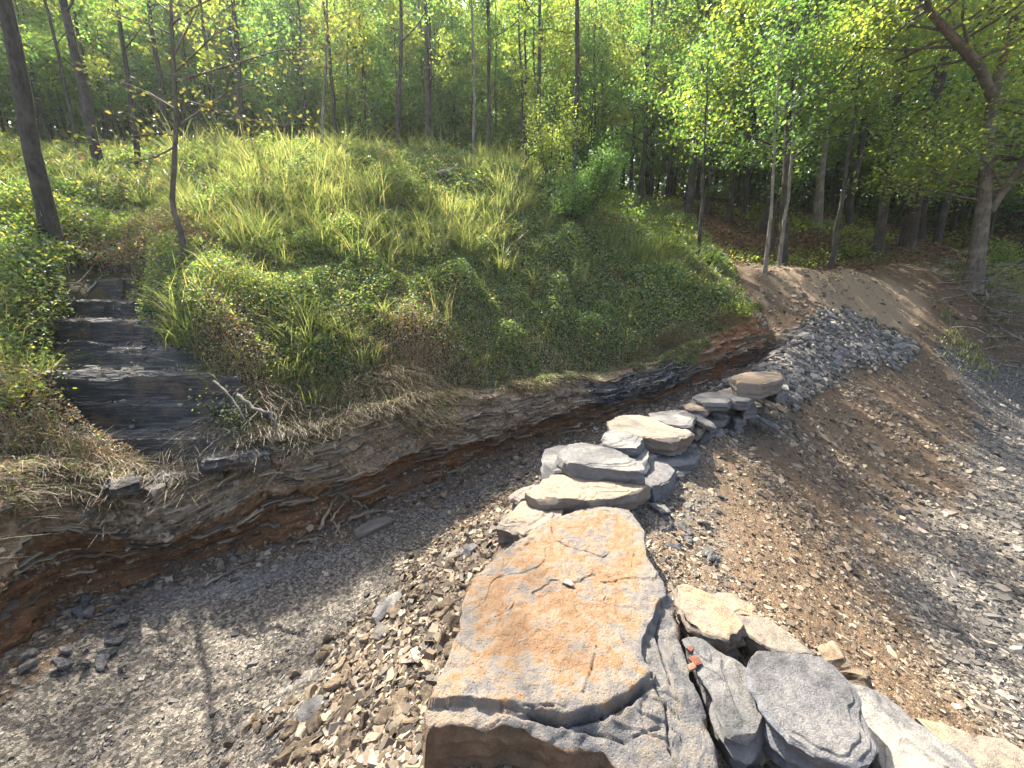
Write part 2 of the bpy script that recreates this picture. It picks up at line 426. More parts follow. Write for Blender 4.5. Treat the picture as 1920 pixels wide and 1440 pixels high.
def mat_bark(name, dark, light):
    q = N(name); co = q.coord(); m = q.map(co, (1, 1, .25))
    n = q.noise(m, 28, 6, .7); b = q.noise(co, 2.5, 3)
    c = q.mix(q.math('ADD', q.math('MULTIPLY', n, .7), q.math('MULTIPLY', b, .4)), dark, light)
    c = q.ramp(n, [(.3, dark), (.5, tuple((a + b_) / 2 for a, b_ in zip(dark, light))), (.72, light)])
    c = q.mix(q.ramp(b, [(.5, 0.), (.6, .5)]), c, tuple(min(1, x * 1.5) for x in light))
    return q.out(c, q.bump(n, .9, .03), .9)

M = dict(
    ground=mat_ground(), face=mat_bankface(), shale=mat_shale(), slab=mat_slab(), chips=mat_chips(),
    grey=mat_stone('grey_stone', [(.075, .075, .073), (.145, .14, .135), (.235, .22, .195), (.33, .285, .225)], 1, ((.08, .082, .09), (.22, .21, .2))),
    tan=mat_stone('tan_stone', [(.1, .095, .09), (.19, .165, .135), (.285, .22, .155), (.33, .225, .135)], 1, ((.1, .09, .085), (.28, .23, .18))),
    blue=mat_stone('blue_grey_stone', [(.08, .078, .08), (.15, .145, .142), (.215, .2, .185), (.31, .235, .165)], 1.3, ((.07, .072, .085), (.2, .2, .21))),
    pile=mat_stone('pile_stone', [(.06, .059, .059), (.13, .127, .122), (.22, .207, .19), (.37, .32, .25)], 1.5),
    rubble=mat_stone('rubble_stone', [(.09, .07, .05), (.185, .14, .095), (.28, .21, .135), (.37, .3, .21)], 1.5),
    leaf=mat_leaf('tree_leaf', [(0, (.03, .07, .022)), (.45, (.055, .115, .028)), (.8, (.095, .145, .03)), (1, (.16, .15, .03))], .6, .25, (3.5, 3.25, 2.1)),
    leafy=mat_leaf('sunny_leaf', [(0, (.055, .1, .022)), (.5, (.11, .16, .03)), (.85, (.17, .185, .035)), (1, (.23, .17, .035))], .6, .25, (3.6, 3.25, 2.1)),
    yleaf=mat_leaf('yellowing_leaf', [(0, (.055, .085, .028)), (.5, (.095, .11, .033)), (1, (.17, .14, .045))], .5, .1, (2.3, 2.1, 1.2)),
    weed=mat_leaf('weed_leaf', [(0, (.04, .08, .03)), (.45, (.085, .145, .05)), (.75, (.14, .19, .06)), (.9, (.24, .24, .09)), (1, (.33, .27, .16))], .5, 0),
    dryweed=mat_leaf('dry_weed', [(0, (.07, .085, .035)), (.35, (.13, .12, .065)), (.7, (.25, .18, .11)), (1, (.3, .15, .09))], .4, 0, (1.8, 1.6, 1.2)),
    grass=mat_leaf('grass_blade', [(0, (.08, .125, .035)), (.6, (.15, .185, .06)), (1, (.3, .27, .14))], .5, 0, (2.2, 2.1, 1.3)),
    straw=mat_leaf('straw', [(0, (.16, .115, .06)), (.5, (.3, .23, .13)), (1, (.45, .36, .22))], .3, 0, (1.2, 1.2, 1.1)),
    litter=mat_leaf('dead_leaf', [(0, (.07, .035, .017)), (.5, (.17, .095, .045)), (1, (.34, .22, .12))], .2, 0, (1.3, 1.2, 1.)),
    bark=mat_bark('dark_bark', (.018, .015, .012), (.085, .075, .062)),
    pale=mat_bark('pale_bark', (.08, .07, .058), (.26, .23, .19)),
    mid=mat_bark('grey_bark', (.045, .038, .03), (.17, .145, .115)),
    far=mat_bark('forest_bark', (.02, .017, .014), (.09, .08, .065)),
    red=mat_stone('red_stone', [(.12, .045, .03), (.18, .07, .04), (.22, .1, .06), (.25, .14, .09)], 1),
    wood=mat_bark('split_wood', (.12, .08, .05), (.36, .27, .18)),
)

# ---------------------------------------------------------------- ground sheet
def soil_of(x, y):
    sd, arc = sdist(x, y, bline)
    cl = np.array([c[:2] for c in crest]); cd, ca = sdist(x, y, cl)
    n = fbm(x * 1.2, y * 1.2, 9., 4)
    left = sstep(.15, .5, cd) * sstep(1.75, 1.35, cd)            # rubble flank towards the trench
    left = left * sstep(5.2, 4.2, y)
    right = np.exp(-((-cd - 1.5) / 1.25) ** 2) * .98
    u = fbm(x * .8 + y * .35, y * .9 - x * .8, 2., 4)
    far = sstep(8.2, 9.6, y) * .8
    s = np.maximum(np.maximum(left * .85, right), far) + .45 * u
    s = np.where(sd > -.3, .6, s)
    sx = np.where((sd < 0) & (cd > .9), vnoise(arc * .45, sd * 4.5, 4.) + .6 * vnoise(arc * .8, sd * 11, 8.), -1)
    st = sstep(.62, 1.1, sx) * .75 * sstep(6.5, 5.0, y)
    st2 = sstep(.35, .8, vnoise((x + y) * .35, (x - y) * 1.3, 5.)) * .35 * (cd < -2.2) * sstep(8.6, 7.6, y)
    return np.clip(s, 0, 1), np.maximum(st, st2)
def build_ground():
    NT, NR = 1250, 1050
    th = np.linspace(-math.radians(88), math.radians(88), NT); r = np.exp(np.linspace(math.log(.4), math.log(70), NR))
    T, R_ = np.meshgrid(th, r, indexing='ij'); X = R_ * np.sin(T); Y = R_ * np.cos(T) - .6
    Z = Hf(X, Y)
    b, f, m = zones(X, Y); s, st = soil_of(X, Y)
    rough = (1 - f) * (Y < 14)
    Z = Z + rough * (.012 * fbm(X * 22, Y * 22, 5., 3) + .006 * vnoise(X * 60, Y * 60, 6.))
    i = np.arange(NT * NR).reshape(NT, NR)
    fa = np.stack([i[:-1, :-1], i[:-1, 1:], i[1:, 1:], i[1:, :-1]], -1).reshape(-1, 4)[:, ::-1]
    me = mesh_np('ground', np.stack([X, Y, Z], -1).reshape(-1, 3), [fa], dict(bank=b, forest=f, mound=m, soil=s, streak=st), True)
    tag(link('ground', me, M['ground']), kind='structure')
    # ground beside and behind the viewer, out to the horizon
    xs = np.linspace(-150, 150, 121); ys = np.linspace(-120, 160, 113)
    X, Y = np.meshgrid(xs, ys, indexing='ij')
    Z = H0(X, Y) - .35
    inner = (np.hypot(X, Y + .6) < 68) & (Y > -3)
    Z = np.where(inner, Z - 3.0, Z)
    i = np.arange(X.size).reshape(X.shape)
    fa = np.stack([i[:-1, :-1], i[1:, :-1], i[1:, 1:], i[:-1, 1:]], -1).reshape(-1, 4)
    o = np.ones(X.size)
    me = mesh_np('terrain', np.stack([X, Y, Z], -1).reshape(-1, 3), [fa], dict(bank=o * 0, forest=o, mound=o * 0, soil=o * .5, streak=o * 0), True)
    tag(link('terrain', me, M['ground']), kind='structure')
build_ground()

def build_face():
    NS, NTt = 1500, 110
    b2 = np.array([b[:2] for b in base]); seg = np.hypot(*(b2[1:] - b2[:-1]).T); cum = np.concatenate([[0], np.cumsum(seg)])
    s = np.linspace(.5, cum[-1] - .25, NS)
    px = np.interp(s, cum, b2[:, 0]); py = np.interp(s, cum, b2[:, 1])
    k = 35
    ker = np.ones(k) / k
    pad = lambda a: np.convolve(np.concatenate([np.full(k // 2, a[0]) - 0 * 1, a, np.full(k // 2, a[-1])]), ker, 'valid')
    px, py = pad(px), pad(py)
    tx, ty = np.gradient(px), np.gradient(py); L = np.hypot(tx, ty); nx, ny = -ty / L, tx / L
    nx, ny = pad(nx), pad(ny)
    t = np.concatenate([np.linspace(0, 1, 92), 1 + np.linspace(.06, 1, 18)])
    prof = np.interp(t, [0, .06, .3, .42, .5, .6, .8, 1.0, 2.0], [-.10, .05, .10, .06, -.03, .0, .08, .26, .62])
    Sx, T = np.meshgrid(s, t, indexing='ij')
    wob = .10 * fbm(Sx * 1.3, T * 1.5, 1., 4) + .05 * fbm(Sx * 5, T * 4, 21., 4)
    lay = .045 * vnoise(Sx * 1.1, T * 13 + .8 * vnoise(Sx * .6, 0., 3.), 2.) + .028 * vnoise(Sx * 2.5, T * 30, 5.) + .02 * fbm(Sx * 14, T * 18, 7., 3)
    blocks = .045 * np.round(vnoise(Sx * 5, T * 12, 11.) * 2) / 2 + .03 * np.round(vnoise(Sx * 13, T * 26, 15.) * 2) / 2
    fade = sstep(2.0, 1.3, T) * (1 - sstep(s[-1] - .8, s[-1], Sx)) * sstep(s[0], s[0] + .3, Sx)
    off = prof[None, :] + (wob + lay + blocks) * fade
    X = px[:, None] + nx[:, None] * off; Y = py[:, None] + ny[:, None] * off
    zb = H0(px - nx * .05, py - ny * .05) - .06
    zt = H0(px + nx * .47, py + ny * .47) + .03
    Z = zb[:, None] + (zt - zb)[:, None] * np.minimum(T, 1)
    top = Hf(X, Y) + .035 * (2 - T)
    Z = np.where(T > 1, np.maximum(Z * (2 - T) + top * (T - 1), top - .03 * (T > 1.8)), Z)
    Z = Z - np.where(T > 1.7, (T - 1.7) * .3, 0) - (1 - fade) * .0
    u_, v_ = proj(np.stack([px, py, zb], -1))
    coal = np.interp(u_, [1080, 1130, 1285, 1310], [0, 1, 1, 0])[:, None] * sstep(.3, .42, T) * sstep(.95, .82, T + .1 * vnoise(Sx * 2, 0., 0.))
    red = np.interp(u_, [1275, 1310, 1450, 1460], [0, 1, 1, 1])[:, None] * np.ones_like(T) * sstep(1.3, .9, T)
    i = np.arange(X.size).reshape(X.shape)
    fa = np.stack([i[:-1, :-1], i[1:, :-1], i[1:, 1:], i[:-1, 1:]], -1).reshape(-1, 4)
    global FACE
    FACE = (X, Y, Z, T, nx, ny, coal, red)
    me = mesh_np('cut_bank', np.stack([X, Y, Z], -1).reshape(-1, 3), [fa], dict(layer=np.minimum(T, 1.2), arc=Sx, coal=coal, red=red))
    tag(link('cut_bank', me, M['face']), kind='structure')
build_face()

def build_stairs():
    xs = np.linspace(-7.3, -2.6, 420); ys = np.linspace(3.35, 6.7, 420)
    X, Y = np.meshgrid(xs, ys, indexing='ij')
    gd, ga = sdist(X, Y, gul)
    w = np.interp(ga, [0, .6, 1.5, 3.5], [.78, .72, .56, .4])
    gy = np.interp(Y, gul[:, 1], GZ) + .02
    sdl, _ = sdist(X, Y, bline)
    q = gy + .05 * fbm(X * .7, Y * .7, 0., 3) + .03 * (X + 4)
    stp = .27
    q = q + .07 * np.sin(q * 9.0) + .03 * np.round(vnoise(X * 1.3, Y * .6, 31.) * 2)
    k = np.floor(q / stp); fr = q / stp - k; kk = .5 + .3 * np.sin(k * 2.7)
    z = (k + np.where(fr < kk, fr * .16, kk * .16 + sstep(kk, kk + .17, fr) * (1 - kk * .16))) * stp
    z = z + .05 * np.floor(4 * fbm(X * 1.1, Y * 5, 33., 3)) / 4 + .018 * np.floor(3 * vnoise(X * 3, Y * 16, 35.)) / 3
    lam = .02 * fbm(X * 3, Y * 12, 41., 4) + .014 * vnoise(X * 1.2, Y * 22, 1.) + .02 * np.round(vnoise(X * .9, Y * 9, 2.) * 2) / 2 + .006 * vnoise(X * 4, Y * 60, 3.)
    z = z + lam + .03
    edge = np.abs(gd) + .12 * fbm(X * 2, Y * 2, 4., 3)
    z = np.where(edge > w, z - (edge - w) * 2.0, z)
    z = z - np.clip(3.66 + .05 * fbm(X * 2, X * 0, 2., 3) - Y, 0, 1) * 9
    z = np.where(sdl < .3, z - (.3 - sdl) * 4, z)
    i = np.arange(X.size).reshape(X.shape)
    fa = np.stack([i[:-1, :-1], i[1:, :-1], i[1:, 1:], i[:-1, 1:]], -1).reshape(-1, 4)
    keep = ((edge < w + .3) & (sdl > .1) & (Y > 3.6) & (Y < 6.5)).ravel()[fa].all(1)
    me = mesh_np('shale_ledges', np.stack([X, Y, z], -1).reshape(-1, 3), [fa[keep]])
    global STAIR
    STAIR = (X, Y, z, edge - w)
    o = link('shale_ledges', me, M['shale'])
    tag(o, 'dark stepped shale bedrock climbing like stairs between weeds at the left', 'rock outcrop')
build_stairs()

# ---------------------------------------------------------------- rocks
def poly_sd(x, y, P):
    """signed distance to closed polygon, positive inside"""
    best = np.full(x.shape, 1e9); ins = np.zeros(x.shape, bool)
    for a, b in zip(P, np.roll(P, -1, 0)):
        d = b - a; t = np.clip(((x - a[0]) * d[0] + (y - a[1]) * d[1]) / (d @ d), 0, 1)
        best = np.minimum(best, np.hypot(x - a[0] - t * d[0], y - a[1] - t * d[1]))
        c = ((a[1] > y) != (b[1] > y)) & (x < (b[0] - a[0]) * (y - a[1]) / (b[1] - a[1] + 1e-12) + a[0])
        ins ^= c
    return np.where(ins, best, -best)
def resample(P, n):
    Q = np.vstack([P, P[:1]]); L = np.concatenate([[0], np.cumsum(np.hypot(*(Q[1:] - Q[:-1])[:, :2].T))])
    s = np.linspace(0, L[-1], n, endpoint=False)
    return np.stack([np.interp(s, L, Q[:, k]) for k in range(P.shape[1])], -1)
def plane_pts(px, h, tx=0., ty=0.):
    """photo points onto the plane z = h + tx*(x-x0) + ty*(y-y0) through the middle of the outline"""
    c = Wh(*np.mean(px, 0), h); out = []
    for u, v in px:
        d = ray(u, v)
        t = (h + tx * (CAM[0] - c[0]) + ty * (CAM[1] - c[1]) - CAM[2]) / (d[2] - tx * d[0] - ty * d[1])
        out.append(CAM + d * t)
    return np.array(out)
def rock_mesh(name, P, thick, n=90, R=14, Sd=10, seed=0, amp=.012, rough=.02, taper=.2, bev=.02, terr=.02, topfn=None, chop=0):
    """P closed 3-D outline of the top face; returns mesh centred on its base"""
    P = resample(P, n); c = P.mean(0); rad = np.hypot(*(P - c)[:, :2].T)
    jit = rough * fbm(P[:, 0] * 6 + seed, P[:, 1] * 6, seed * 1.7, 3) + rough * .5 * vnoise(P[:, 0] * 22, P[:, 1] * 22, seed)
    P = c + (P - c) * (1 + jit / np.maximum(rad, .03))[:, None]
    rr = (np.arange(1, R + 1) / R) ** .75
    V_ = []; side = []
    top = c[None, None, :] + (P - c)[:, None, :] * rr[None, :, None]
    x, y = top[..., 0], top[..., 1]
    e = (1 - rr)[None, :] * rad[:, None]
    z = top[..., 2] + amp * fbm(x * 4, y * 4, seed * 2.3, 4) + amp * .35 * vnoise(x * 25, y * 25, seed)
    z = z + .0035 * fbm(x * 38, y * 38, seed + 2., 3) * min(1, thick * 6)
    tn = fbm(x * 2.2, y * 2.2, seed + 5., 3) + .5 * np.exp(-e / .08)
    z -= terr * (sstep(.22, .27, tn) + .8 * sstep(.42, .47, tn))
    z -= bev * np.exp(-e / (.6 * bev + .004))
    if topfn: z = topfn(x, y, z)
    top = np.stack([x, y, z], -1)
    V_.append(top); side.append(np.zeros(z.shape) + (rr[None, :] > .999))
    dd = (np.arange(1, Sd + 1) / Sd)
    zt = z[:, -1]
    th_ = thick * (1 + .12 * vnoise(P[:, 0] * 2, P[:, 1] * 2, seed + 3.))
    zs = zt[:, None] - dd[None, :] * th_[:, None]
    sx = P[:, None, 0]; sy = P[:, None, 1]
    off = min(1, thick * 6) * .007 * fbm(sx * 26, sy * 26, zs * 55, 3) + rough * 1.1 * vnoise(sx * 3, sy * 3, zs * 26 + seed) + rough * .8 * fbm(sx * 8, sy * 8, zs * 12 + seed, 3) - taper * thick * dd[None, :] ** 2.2 * (1 + .5 * vnoise(sx * 3, sy * 3, seed))
    q = 1 + off / np.maximum(rad, .04)[:, None]
    sv = np.stack([c[0] + (sx - c[0]) * q, c[1] + (sy - c[1]) * q, zs], -1)
    V_.append(sv); side.append(np.ones(zs.shape))
    A = np.concatenate(V_, 1); sd_a = np.concatenate(side, 1)
    if chop:
        rq = np.random.default_rng(int(seed * 131) + 5)
        B = A.reshape(-1, 3); cc = c - np.array([0, 0, thick * .5])
        for k in range(chop):
            a_ = rq.uniform(0, 6.283); ph = rq.uniform(-.5, .45) if k % 3 else rq.uniform(.45, .8)
            nn = np.array([math.cos(a_) * math.cos(ph), math.sin(a_) * math.cos(ph), math.sin(ph)])
            pr = (B - cc) @ nn; mx = pr.max(); cut = mx - rq.uniform(.12, .5) * min(thick, .2) * (.45 if ph > .45 else .6)
            ex = np.maximum(pr - cut, 0) * .93
            B = B - ex[:, None] * nn
        A = B.reshape(A.shape)
    m = A.shape[1]
    ct = top[:, 0].mean(0); cb = A[:, -1].mean(0)
    verts = np.vstack([A.reshape(-1, 3), ct, cb]); sa = np.concatenate([sd_a.ravel(), [0, 1]])
    i = np.arange(n * m).reshape(n, m); j = np.roll(i, -1, 0)
    quads = np.stack([i[:, :-1], i[:, 1:], j[:, 1:], j[:, :-1]], -1).reshape(-1, 4)
    t1 = np.stack([np.full(n, n * m), i[:, 0], j[:, 0]], -1); t2 = np.stack([np.full(n, n * m + 1), j[:, -1], i[:, -1]], -1)
    area = np.sum(P[:, 0] * np.roll(P[:, 1], -1) - np.roll(P[:, 0], -1) * P[:, 1])
    if area < 0: quads, t1, t2 = quads[:, ::-1], t1[:, ::-1], t2[:, ::-1]
    loc = np.array([c[0], c[1], A[..., 2].min()])
    return verts - loc, [quads, t1, t2], sa, loc
def rock(name, px, h, thick, mat, label, cat='stone', tilt=(0, 0), group=None, **kw):
    P = plane_pts(px, h, *tilt)
    v, f, sa, loc = rock_mesh(name, P, thick, **kw)
    o = link(name, mesh_np(name, v, f, {'side': sa}), mat)
    o.location = loc
    return tag(o, label, cat, group)

# the great rust-topped slab
SLAB = [(1010, 985), (1060, 960), (1120, 948), (1180, 955), (1207, 985), (1217, 1030), (1258, 1090), (1275, 1160), (1300, 1230), (1335, 1310), (1352, 1390), (1355, 1480), (1250, 1500),
        (1195, 1440), (1130, 1388), (1040, 1368), (960, 1348), (880, 1340), (810, 1345), (785, 1360), (798, 1318), (830, 1250), (850, 1190), (862, 1150), (885, 1085), (930, 1040)]
RIND = [(1010, 985), (1060, 960), (1120, 948), (1180, 955), (1205, 990), (1212, 1040), (1240, 1085), (1250, 1110), (1215, 1160), (1198, 1200), (1202, 1240), (1222, 1262), (1180, 1300), (1130, 1325),
        (1060, 1345), (1000, 1328), (940, 1318), (880, 1305), (800, 1312), (830, 1250), (850, 1190), (862, 1150), (885, 1085), (930, 1040)]
CRACKS = [([(940, 1318), (1000, 1330), (1060, 1348), (1130, 1328), (1180, 1303), (1225, 1262)], .018, .05),
          ([(985, 1320), (1060, 1330), (1095, 1300), (1110, 1255), (1118, 1215)], .008, .02),
          ([(1035, 990), (1045, 1012), (1062, 1020), (1100, 1030), (1130, 1042), (1150, 1030)], .010, .025),
          ([(1190, 1035), (1185, 1060), (1150, 1090), (1132, 1120)], .006, .012),
          ([(930, 1160), (955, 1145), (968, 1128)], .006, .015),
          ([(1010, 1372), (1100, 1352), (1170, 1362), (1240, 1330)], .008, .02), ([(1225, 1262), (1250, 1300), (1262, 1360), (1300, 1420)], .012, .03),
          ([(1240, 1120), (1232, 1170), (1250, 1220), (1262, 1262)], .014, .03)]
def build_slab():
    h = .02; tilt = (-.03, .0)
    P = plane_pts(SLAB, h, *tilt)
    cm = np.mean(SLAB, 0)
    def onp(pts):
        c = Wh(*cm, h); o = []
        for u, v in pts:
            d = ray(u, v); t = (h + tilt[0] * (CAM[0] - c[0]) + tilt[1] * (CAM[1] - c[1]) - CAM[2]) / (d[2] - tilt[0] * d[0] - tilt[1] * d[1])
            o.append((CAM + d * t)[:2])
        return np.array(o)
    rp = onp(RIND); cr = [(onp(c), w, dp) for c, w, dp in CRACKS]
    def top(x, y, z):
        w = .02 * fbm(x * 9, y * 9, 3., 3)
        r = poly_sd(x, y, rp) + w
        d = np.maximum(-r, 0)
        z = z - .035 * sstep(.0, .012, d) - d * .30 - .25 * d ** 2
        z = z + .02 * fbm(x * 1.4, y * 1.4, 1., 2) + .004 * fbm(x * 30, y * 30, 6., 3)
        z -= (.02 * np.round(vnoise(x * 5, y * 5, 9.) * 2.4) / 2.4) * sstep(.01, .06, d)      # flaked layers outside the rind
        z -= .006 * sstep(.05, .08, vnoise(x * 3.1, y * 3.1, 12.) ) + .004 * sstep(.3, .33, vnoise(x * 5, y * 5, 22.))
        fl = fbm(x * 2.6, y * 2.6, 31., 4); z = z - .009 * sstep(.2, .215, fl)
        for c, wd, dp in cr:
            for a, b in zip(c[:-1], c[1:]):
                s = b - a; t = np.clip(((x - a[0]) * s[0] + (y - a[1]) * s[1]) / (s @ s), 0, 1)
                q = np.hypot(x - a[0] - t * s[0] + w * .6, y - a[1] - t * s[1] + w * .5)
                z = np.minimum(z, z * 1.0) - 0 * q
                z = z - dp * .7 * np.exp(-(q / (wd * .55)) ** 2)
        return z
    v, f, sa, loc = rock_mesh('slab', P, .46, n=640, R=240, Sd=60, seed=3, amp=.016, rough=.03, taper=.18, bev=.008, terr=0.0, topfn=top, chop=6)
    X, Y = v[:, 0] + loc[0], v[:, 1] + loc[1]
    rind = sstep(-.02, .03, poly_sd(X, Y, rp) + .03 * fbm(X * 7, Y * 7, 4., 3))
    ck = np.zeros(len(X))
    for c, wd, dp in cr:
        for a, b in zip(c[:-1], c[1:]):
            s = b - a; t = np.clip(((X - a[0]) * s[0] + (Y - a[1]) * s[1]) / (s @ s), 0, 1)
            w = .02 * fbm(X * 9, Y * 9, 3., 3)
            q = np.hypot(X - a[0] - t * s[0] + w * .6, Y - a[1] - t * s[1] + w * .5)
            ck = np.maximum(ck, np.exp(-(q / (wd * .3)) ** 2) * .7)
    side = sa * (sa > .99)
    core = sstep(0, .35, poly_sd(X, Y, rp)); warm = sstep(.25, -.1, X)
    o = link('rock_slab', mesh_np('rock_slab', v, f, {'side': side, 'rind': rind * (1 - side), 'crack': ck * (1 - side), 'core': core, 'warm': warm}, True), M['slab'])
    o.location = loc
    tag(o, 'huge flat-topped boulder with a rusty orange face and curved crack, nearest the viewer', 'boulder')
build_slab()

G = 'slabs of the rough stone wall'
SP_ = [
 ('stone_slab', [(981, 921), (1037, 885), (1120, 892), (1209, 899), (1223, 905), (1195, 922), (1110, 935), (1010, 935)], .08, .15, 'tan', 'long thin tan grey slab lying just behind the huge rusty boulder', 2.2, (0, .0)),
 ('stone_slab', [(1036, 852), (1072, 826), (1106, 831), (1165, 845), (1208, 868), (1211, 882), (1124, 876), (1070, 869)], .2, .15, 'grey', 'thick grey slab with a pale flat top, second back from the rusty boulder', 1.5, (0, 0)),
 ('stone_slab', [(1012, 862), (1019, 838), (1061, 830), (1080, 850), (1075, 876), (1024, 886)], .1, .22, 'grey', 'small upright grey block tucked under the left end of a thick slab', 1, (0, 0)),
 ('stone_slab', [(1125, 818), (1141, 804), (1199, 804), (1206, 818), (1196, 838), (1137, 836)], .2, .17, 'grey', 'squarish grey block in front of the broad cracked slab', 1, (0, 0)),
 ('stone_slab', [(1150, 844), (1195, 838), (1216, 832), (1218, 862), (1208, 880), (1170, 862)], .08, .2, 'blue', 'dark grey block wedged below the squarish block', 1, (.1, 0)),
 ('stone_slab', [(1137, 789), (1160, 780), (1192, 777), (1235, 780), (1278, 795), (1303, 812), (1262, 822), (1215, 818), (1150, 806)], .2, .2, 'tan', 'broad thick slab with a tan cracked top midway along the wall', 1.8, (0, 0)),
 ('stone_slab', [(1216, 773), (1271, 766), (1306, 779), (1298, 797), (1262, 799), (1220, 783)], .2, .12, 'grey', 'pale slab leaning behind the broad tan-topped slab', 1.2, (0, -.05)),
 ('stone_slab', [(1215, 850), (1250, 842), (1305, 838), (1316, 852), (1290, 864), (1240, 872)], -.04, .16, 'grey', 'low grey slab jutting right from under the broad slab', 1, (0, 0)),
 ('stone_slab', [(1190, 868), (1225, 856), (1250, 862), (1270, 883), (1262, 900), (1223, 914), (1195, 900)], -.02, .16, 'blue', 'blue grey slab poking out at the right of the long thin slab', 1.2, (-.1, 0)),
 ('stone_slab', [(1250, 880), (1290, 868), (1322, 866), (1325, 876), (1280, 890)], -.17, .08, 'grey', 'thin grey slab flat on the slope below the low slab', 1, (-.2, 0)),
 ('stone_slab', [(1280, 757), (1309, 750), (1337, 758), (1328, 769), (1290, 766)], .26, .1, 'tan', 'small pale slab beyond the leaning slab', 1, (0, 0)),
 ('stone_slab', [(1295, 742), (1350, 732), (1380, 745), (1367, 756), (1322, 755)], .34, .1, 'grey', 'tilted pale slab left of a darker round-ended slab', 1, (0, 0)),
 ('stone_slab', [(1347, 731), (1381, 721), (1424, 732), (1405, 750), (1376, 748)], .38, .12, 'grey', 'dark round-ended slab just before the tan topmost slab', 1, (0, 0)),
 ('stone_slab', [(1367, 702), (1409, 694), (1464, 696), (1470, 709), (1429, 719), (1383, 716)], .58, .2, 'tan', 'tan block slab standing at the far end of the stone wall', 1, (0, 0)),
 ('stone_slab', [(1425, 726), (1477, 717), (1480, 732), (1457, 740)], .34, .14, 'grey', 'grey slab to the right of the far tan block', 1, (-.05, 0)),
 ('stone_slab', [(1320, 782), (1350, 770), (1382, 775), (1362, 788), (1330, 792)], .1, .1, 'grey', 'mid grey slab among small stones right of the leaning slab', 1, (0, 0)),
 ('stone_slab', [(1384, 760), (1418, 757), (1420, 768), (1395, 772)], .2, .1, 'grey', 'thin grey slab below the dark round-ended slab', 1, (0, 0)),
 ('stone_slab', [(1366, 772), (1396, 770), (1400, 783), (1378, 789)], .1, .12, 'blue', 'small dark block at the right edge of the wall under thin slabs', 1, (0, 0)),
 ('stone_slab', [(1290, 800), (1312, 790), (1322, 800), (1308, 812)], .06, .12, 'tan', 'small tan wedge against the right end of the broad slab', 1, (0, 0)),
 ('stone_slab', [(1317, 795), (1338, 790), (1350, 798), (1332, 806)], .02, .1, 'tan', 'small rounded tan stone beside the tan wedge', 1, (0, 0)),
 ('boulder', [(930, 985), (955, 955), (979, 932), (1010, 940), (1062, 955), (1040, 985), (985, 1000)], -.03, .28, 'tan', 'rounded tan boulder in shade under the left end of the long thin slab', 2, (.12, .0)),
 ('boulder', [(958, 925), (985, 905), (1010, 900), (1005, 925), (975, 945)], -.05, .2, 'tan', 'small tan rock at the trench edge left of the long thin slab', 1, (.1, 0)),
 ('boulder', [(1268, 1086), (1335, 1110), (1385, 1150), (1403, 1172), (1365, 1195), (1320, 1185), (1275, 1140)], -.12, .2, 'tan', 'tan topped boulder resting against the right flank of the huge rusty boulder', 1.5, (-.15, .1)),
 ('boulder', [(1325, 1112), (1375, 1105), (1422, 1135), (1412, 1152), (1370, 1148)], -.22, .16, 'tan', 'small pale tan rock half hidden behind the first tan boulder', 1, (-.1, 0)),
 ('boulder', [(1378, 1150), (1410, 1146), (1490, 1178), (1550, 1216), (1562, 1232), (1490, 1222), (1430, 1205), (1390, 1180)], -.24, .2, 'tan', 'long narrow tan boulder with a rusty near end behind the blue grey one', 1.5, (-.15, 0)),
 ('boulder', [(1400, 1230), (1420, 1210), (1450, 1203), (1510, 1216), (1562, 1245), (1612, 1310), (1640, 1370), (1648, 1418), (1600, 1425), (1540, 1410), (1480, 1380), (1430, 1315), (1408, 1265)], -.1, .22, 'blue', 'large pointed blue grey boulder leaning down to the right', 3, (-.2, .12)),
 ('boulder', [(1280, 1180), (1340, 1212), (1390, 1235), (1428, 1290), (1443, 1350), (1408, 1388), (1360, 1372), (1335, 1290)], -.12, .24, 'grey', 'olive grey boulder jammed between the rusty and the blue grey boulders', 2, (-.15, .1)),
 ('boulder', [(1568, 1250), (1635, 1278), (1700, 1328), (1780, 1390), (1850, 1460), (1800, 1500), (1660, 1480), (1642, 1400), (1605, 1310)], -.34, .2, 'grey', 'broad beige slab sloping to the bottom right corner', 2, (-.12, 0)),
 ('boulder', [(1700, 1320), (1810, 1366), (1915, 1435), (1950, 1490), (1860, 1480), (1760, 1385)], -.42, .15, 'tan', 'pale smooth slab along the outer side of the broad beige slab', 1.5, (-.12, 0)),
 ('boulder', [(1832, 1385), (1885, 1388), (1935, 1420), (1960, 1460), (1890, 1430)], -.5, .12, 'tan', 'small tan rock at the very bottom right corner', 1, (-.1, 0)),
 ('boulder', [(1360, 1412), (1400, 1405), (1452, 1435), (1460, 1500), (1370, 1500)], -.3, .2, 'grey', 'grey rock at the bottom edge right of the rusty boulder', 1, (0, 0)),
 ('boulder', [(770, 1440), (800, 1424), (870, 1420), (935, 1436), (1000, 1440), (1010, 1500), (800, 1520)], -.42, .2, 'tan', 'pale rock at the bottom edge under the rusty boulder overhang', 1, (0, 0)),
]
for k, (nm, px, h, th, mt, lab, q, tl) in enumerate(SP_):
    rock(nm, px, h, th, M[mt], lab, 'slab' if nm == 'stone_slab' else 'boulder', tl, G if nm == 'stone_slab' else 'boulders at the near end of the wall',
         n=int(110 * q), R=int(22 * q), Sd=int(12 + 8 * q), seed=20 + k * 3.1, amp=.016 if nm == 'boulder' else .008, rough=.028, terr=.009, bev=.006 if nm == 'boulder' else .0025, taper=.2, chop=5 if nm == 'boulder' else 12)
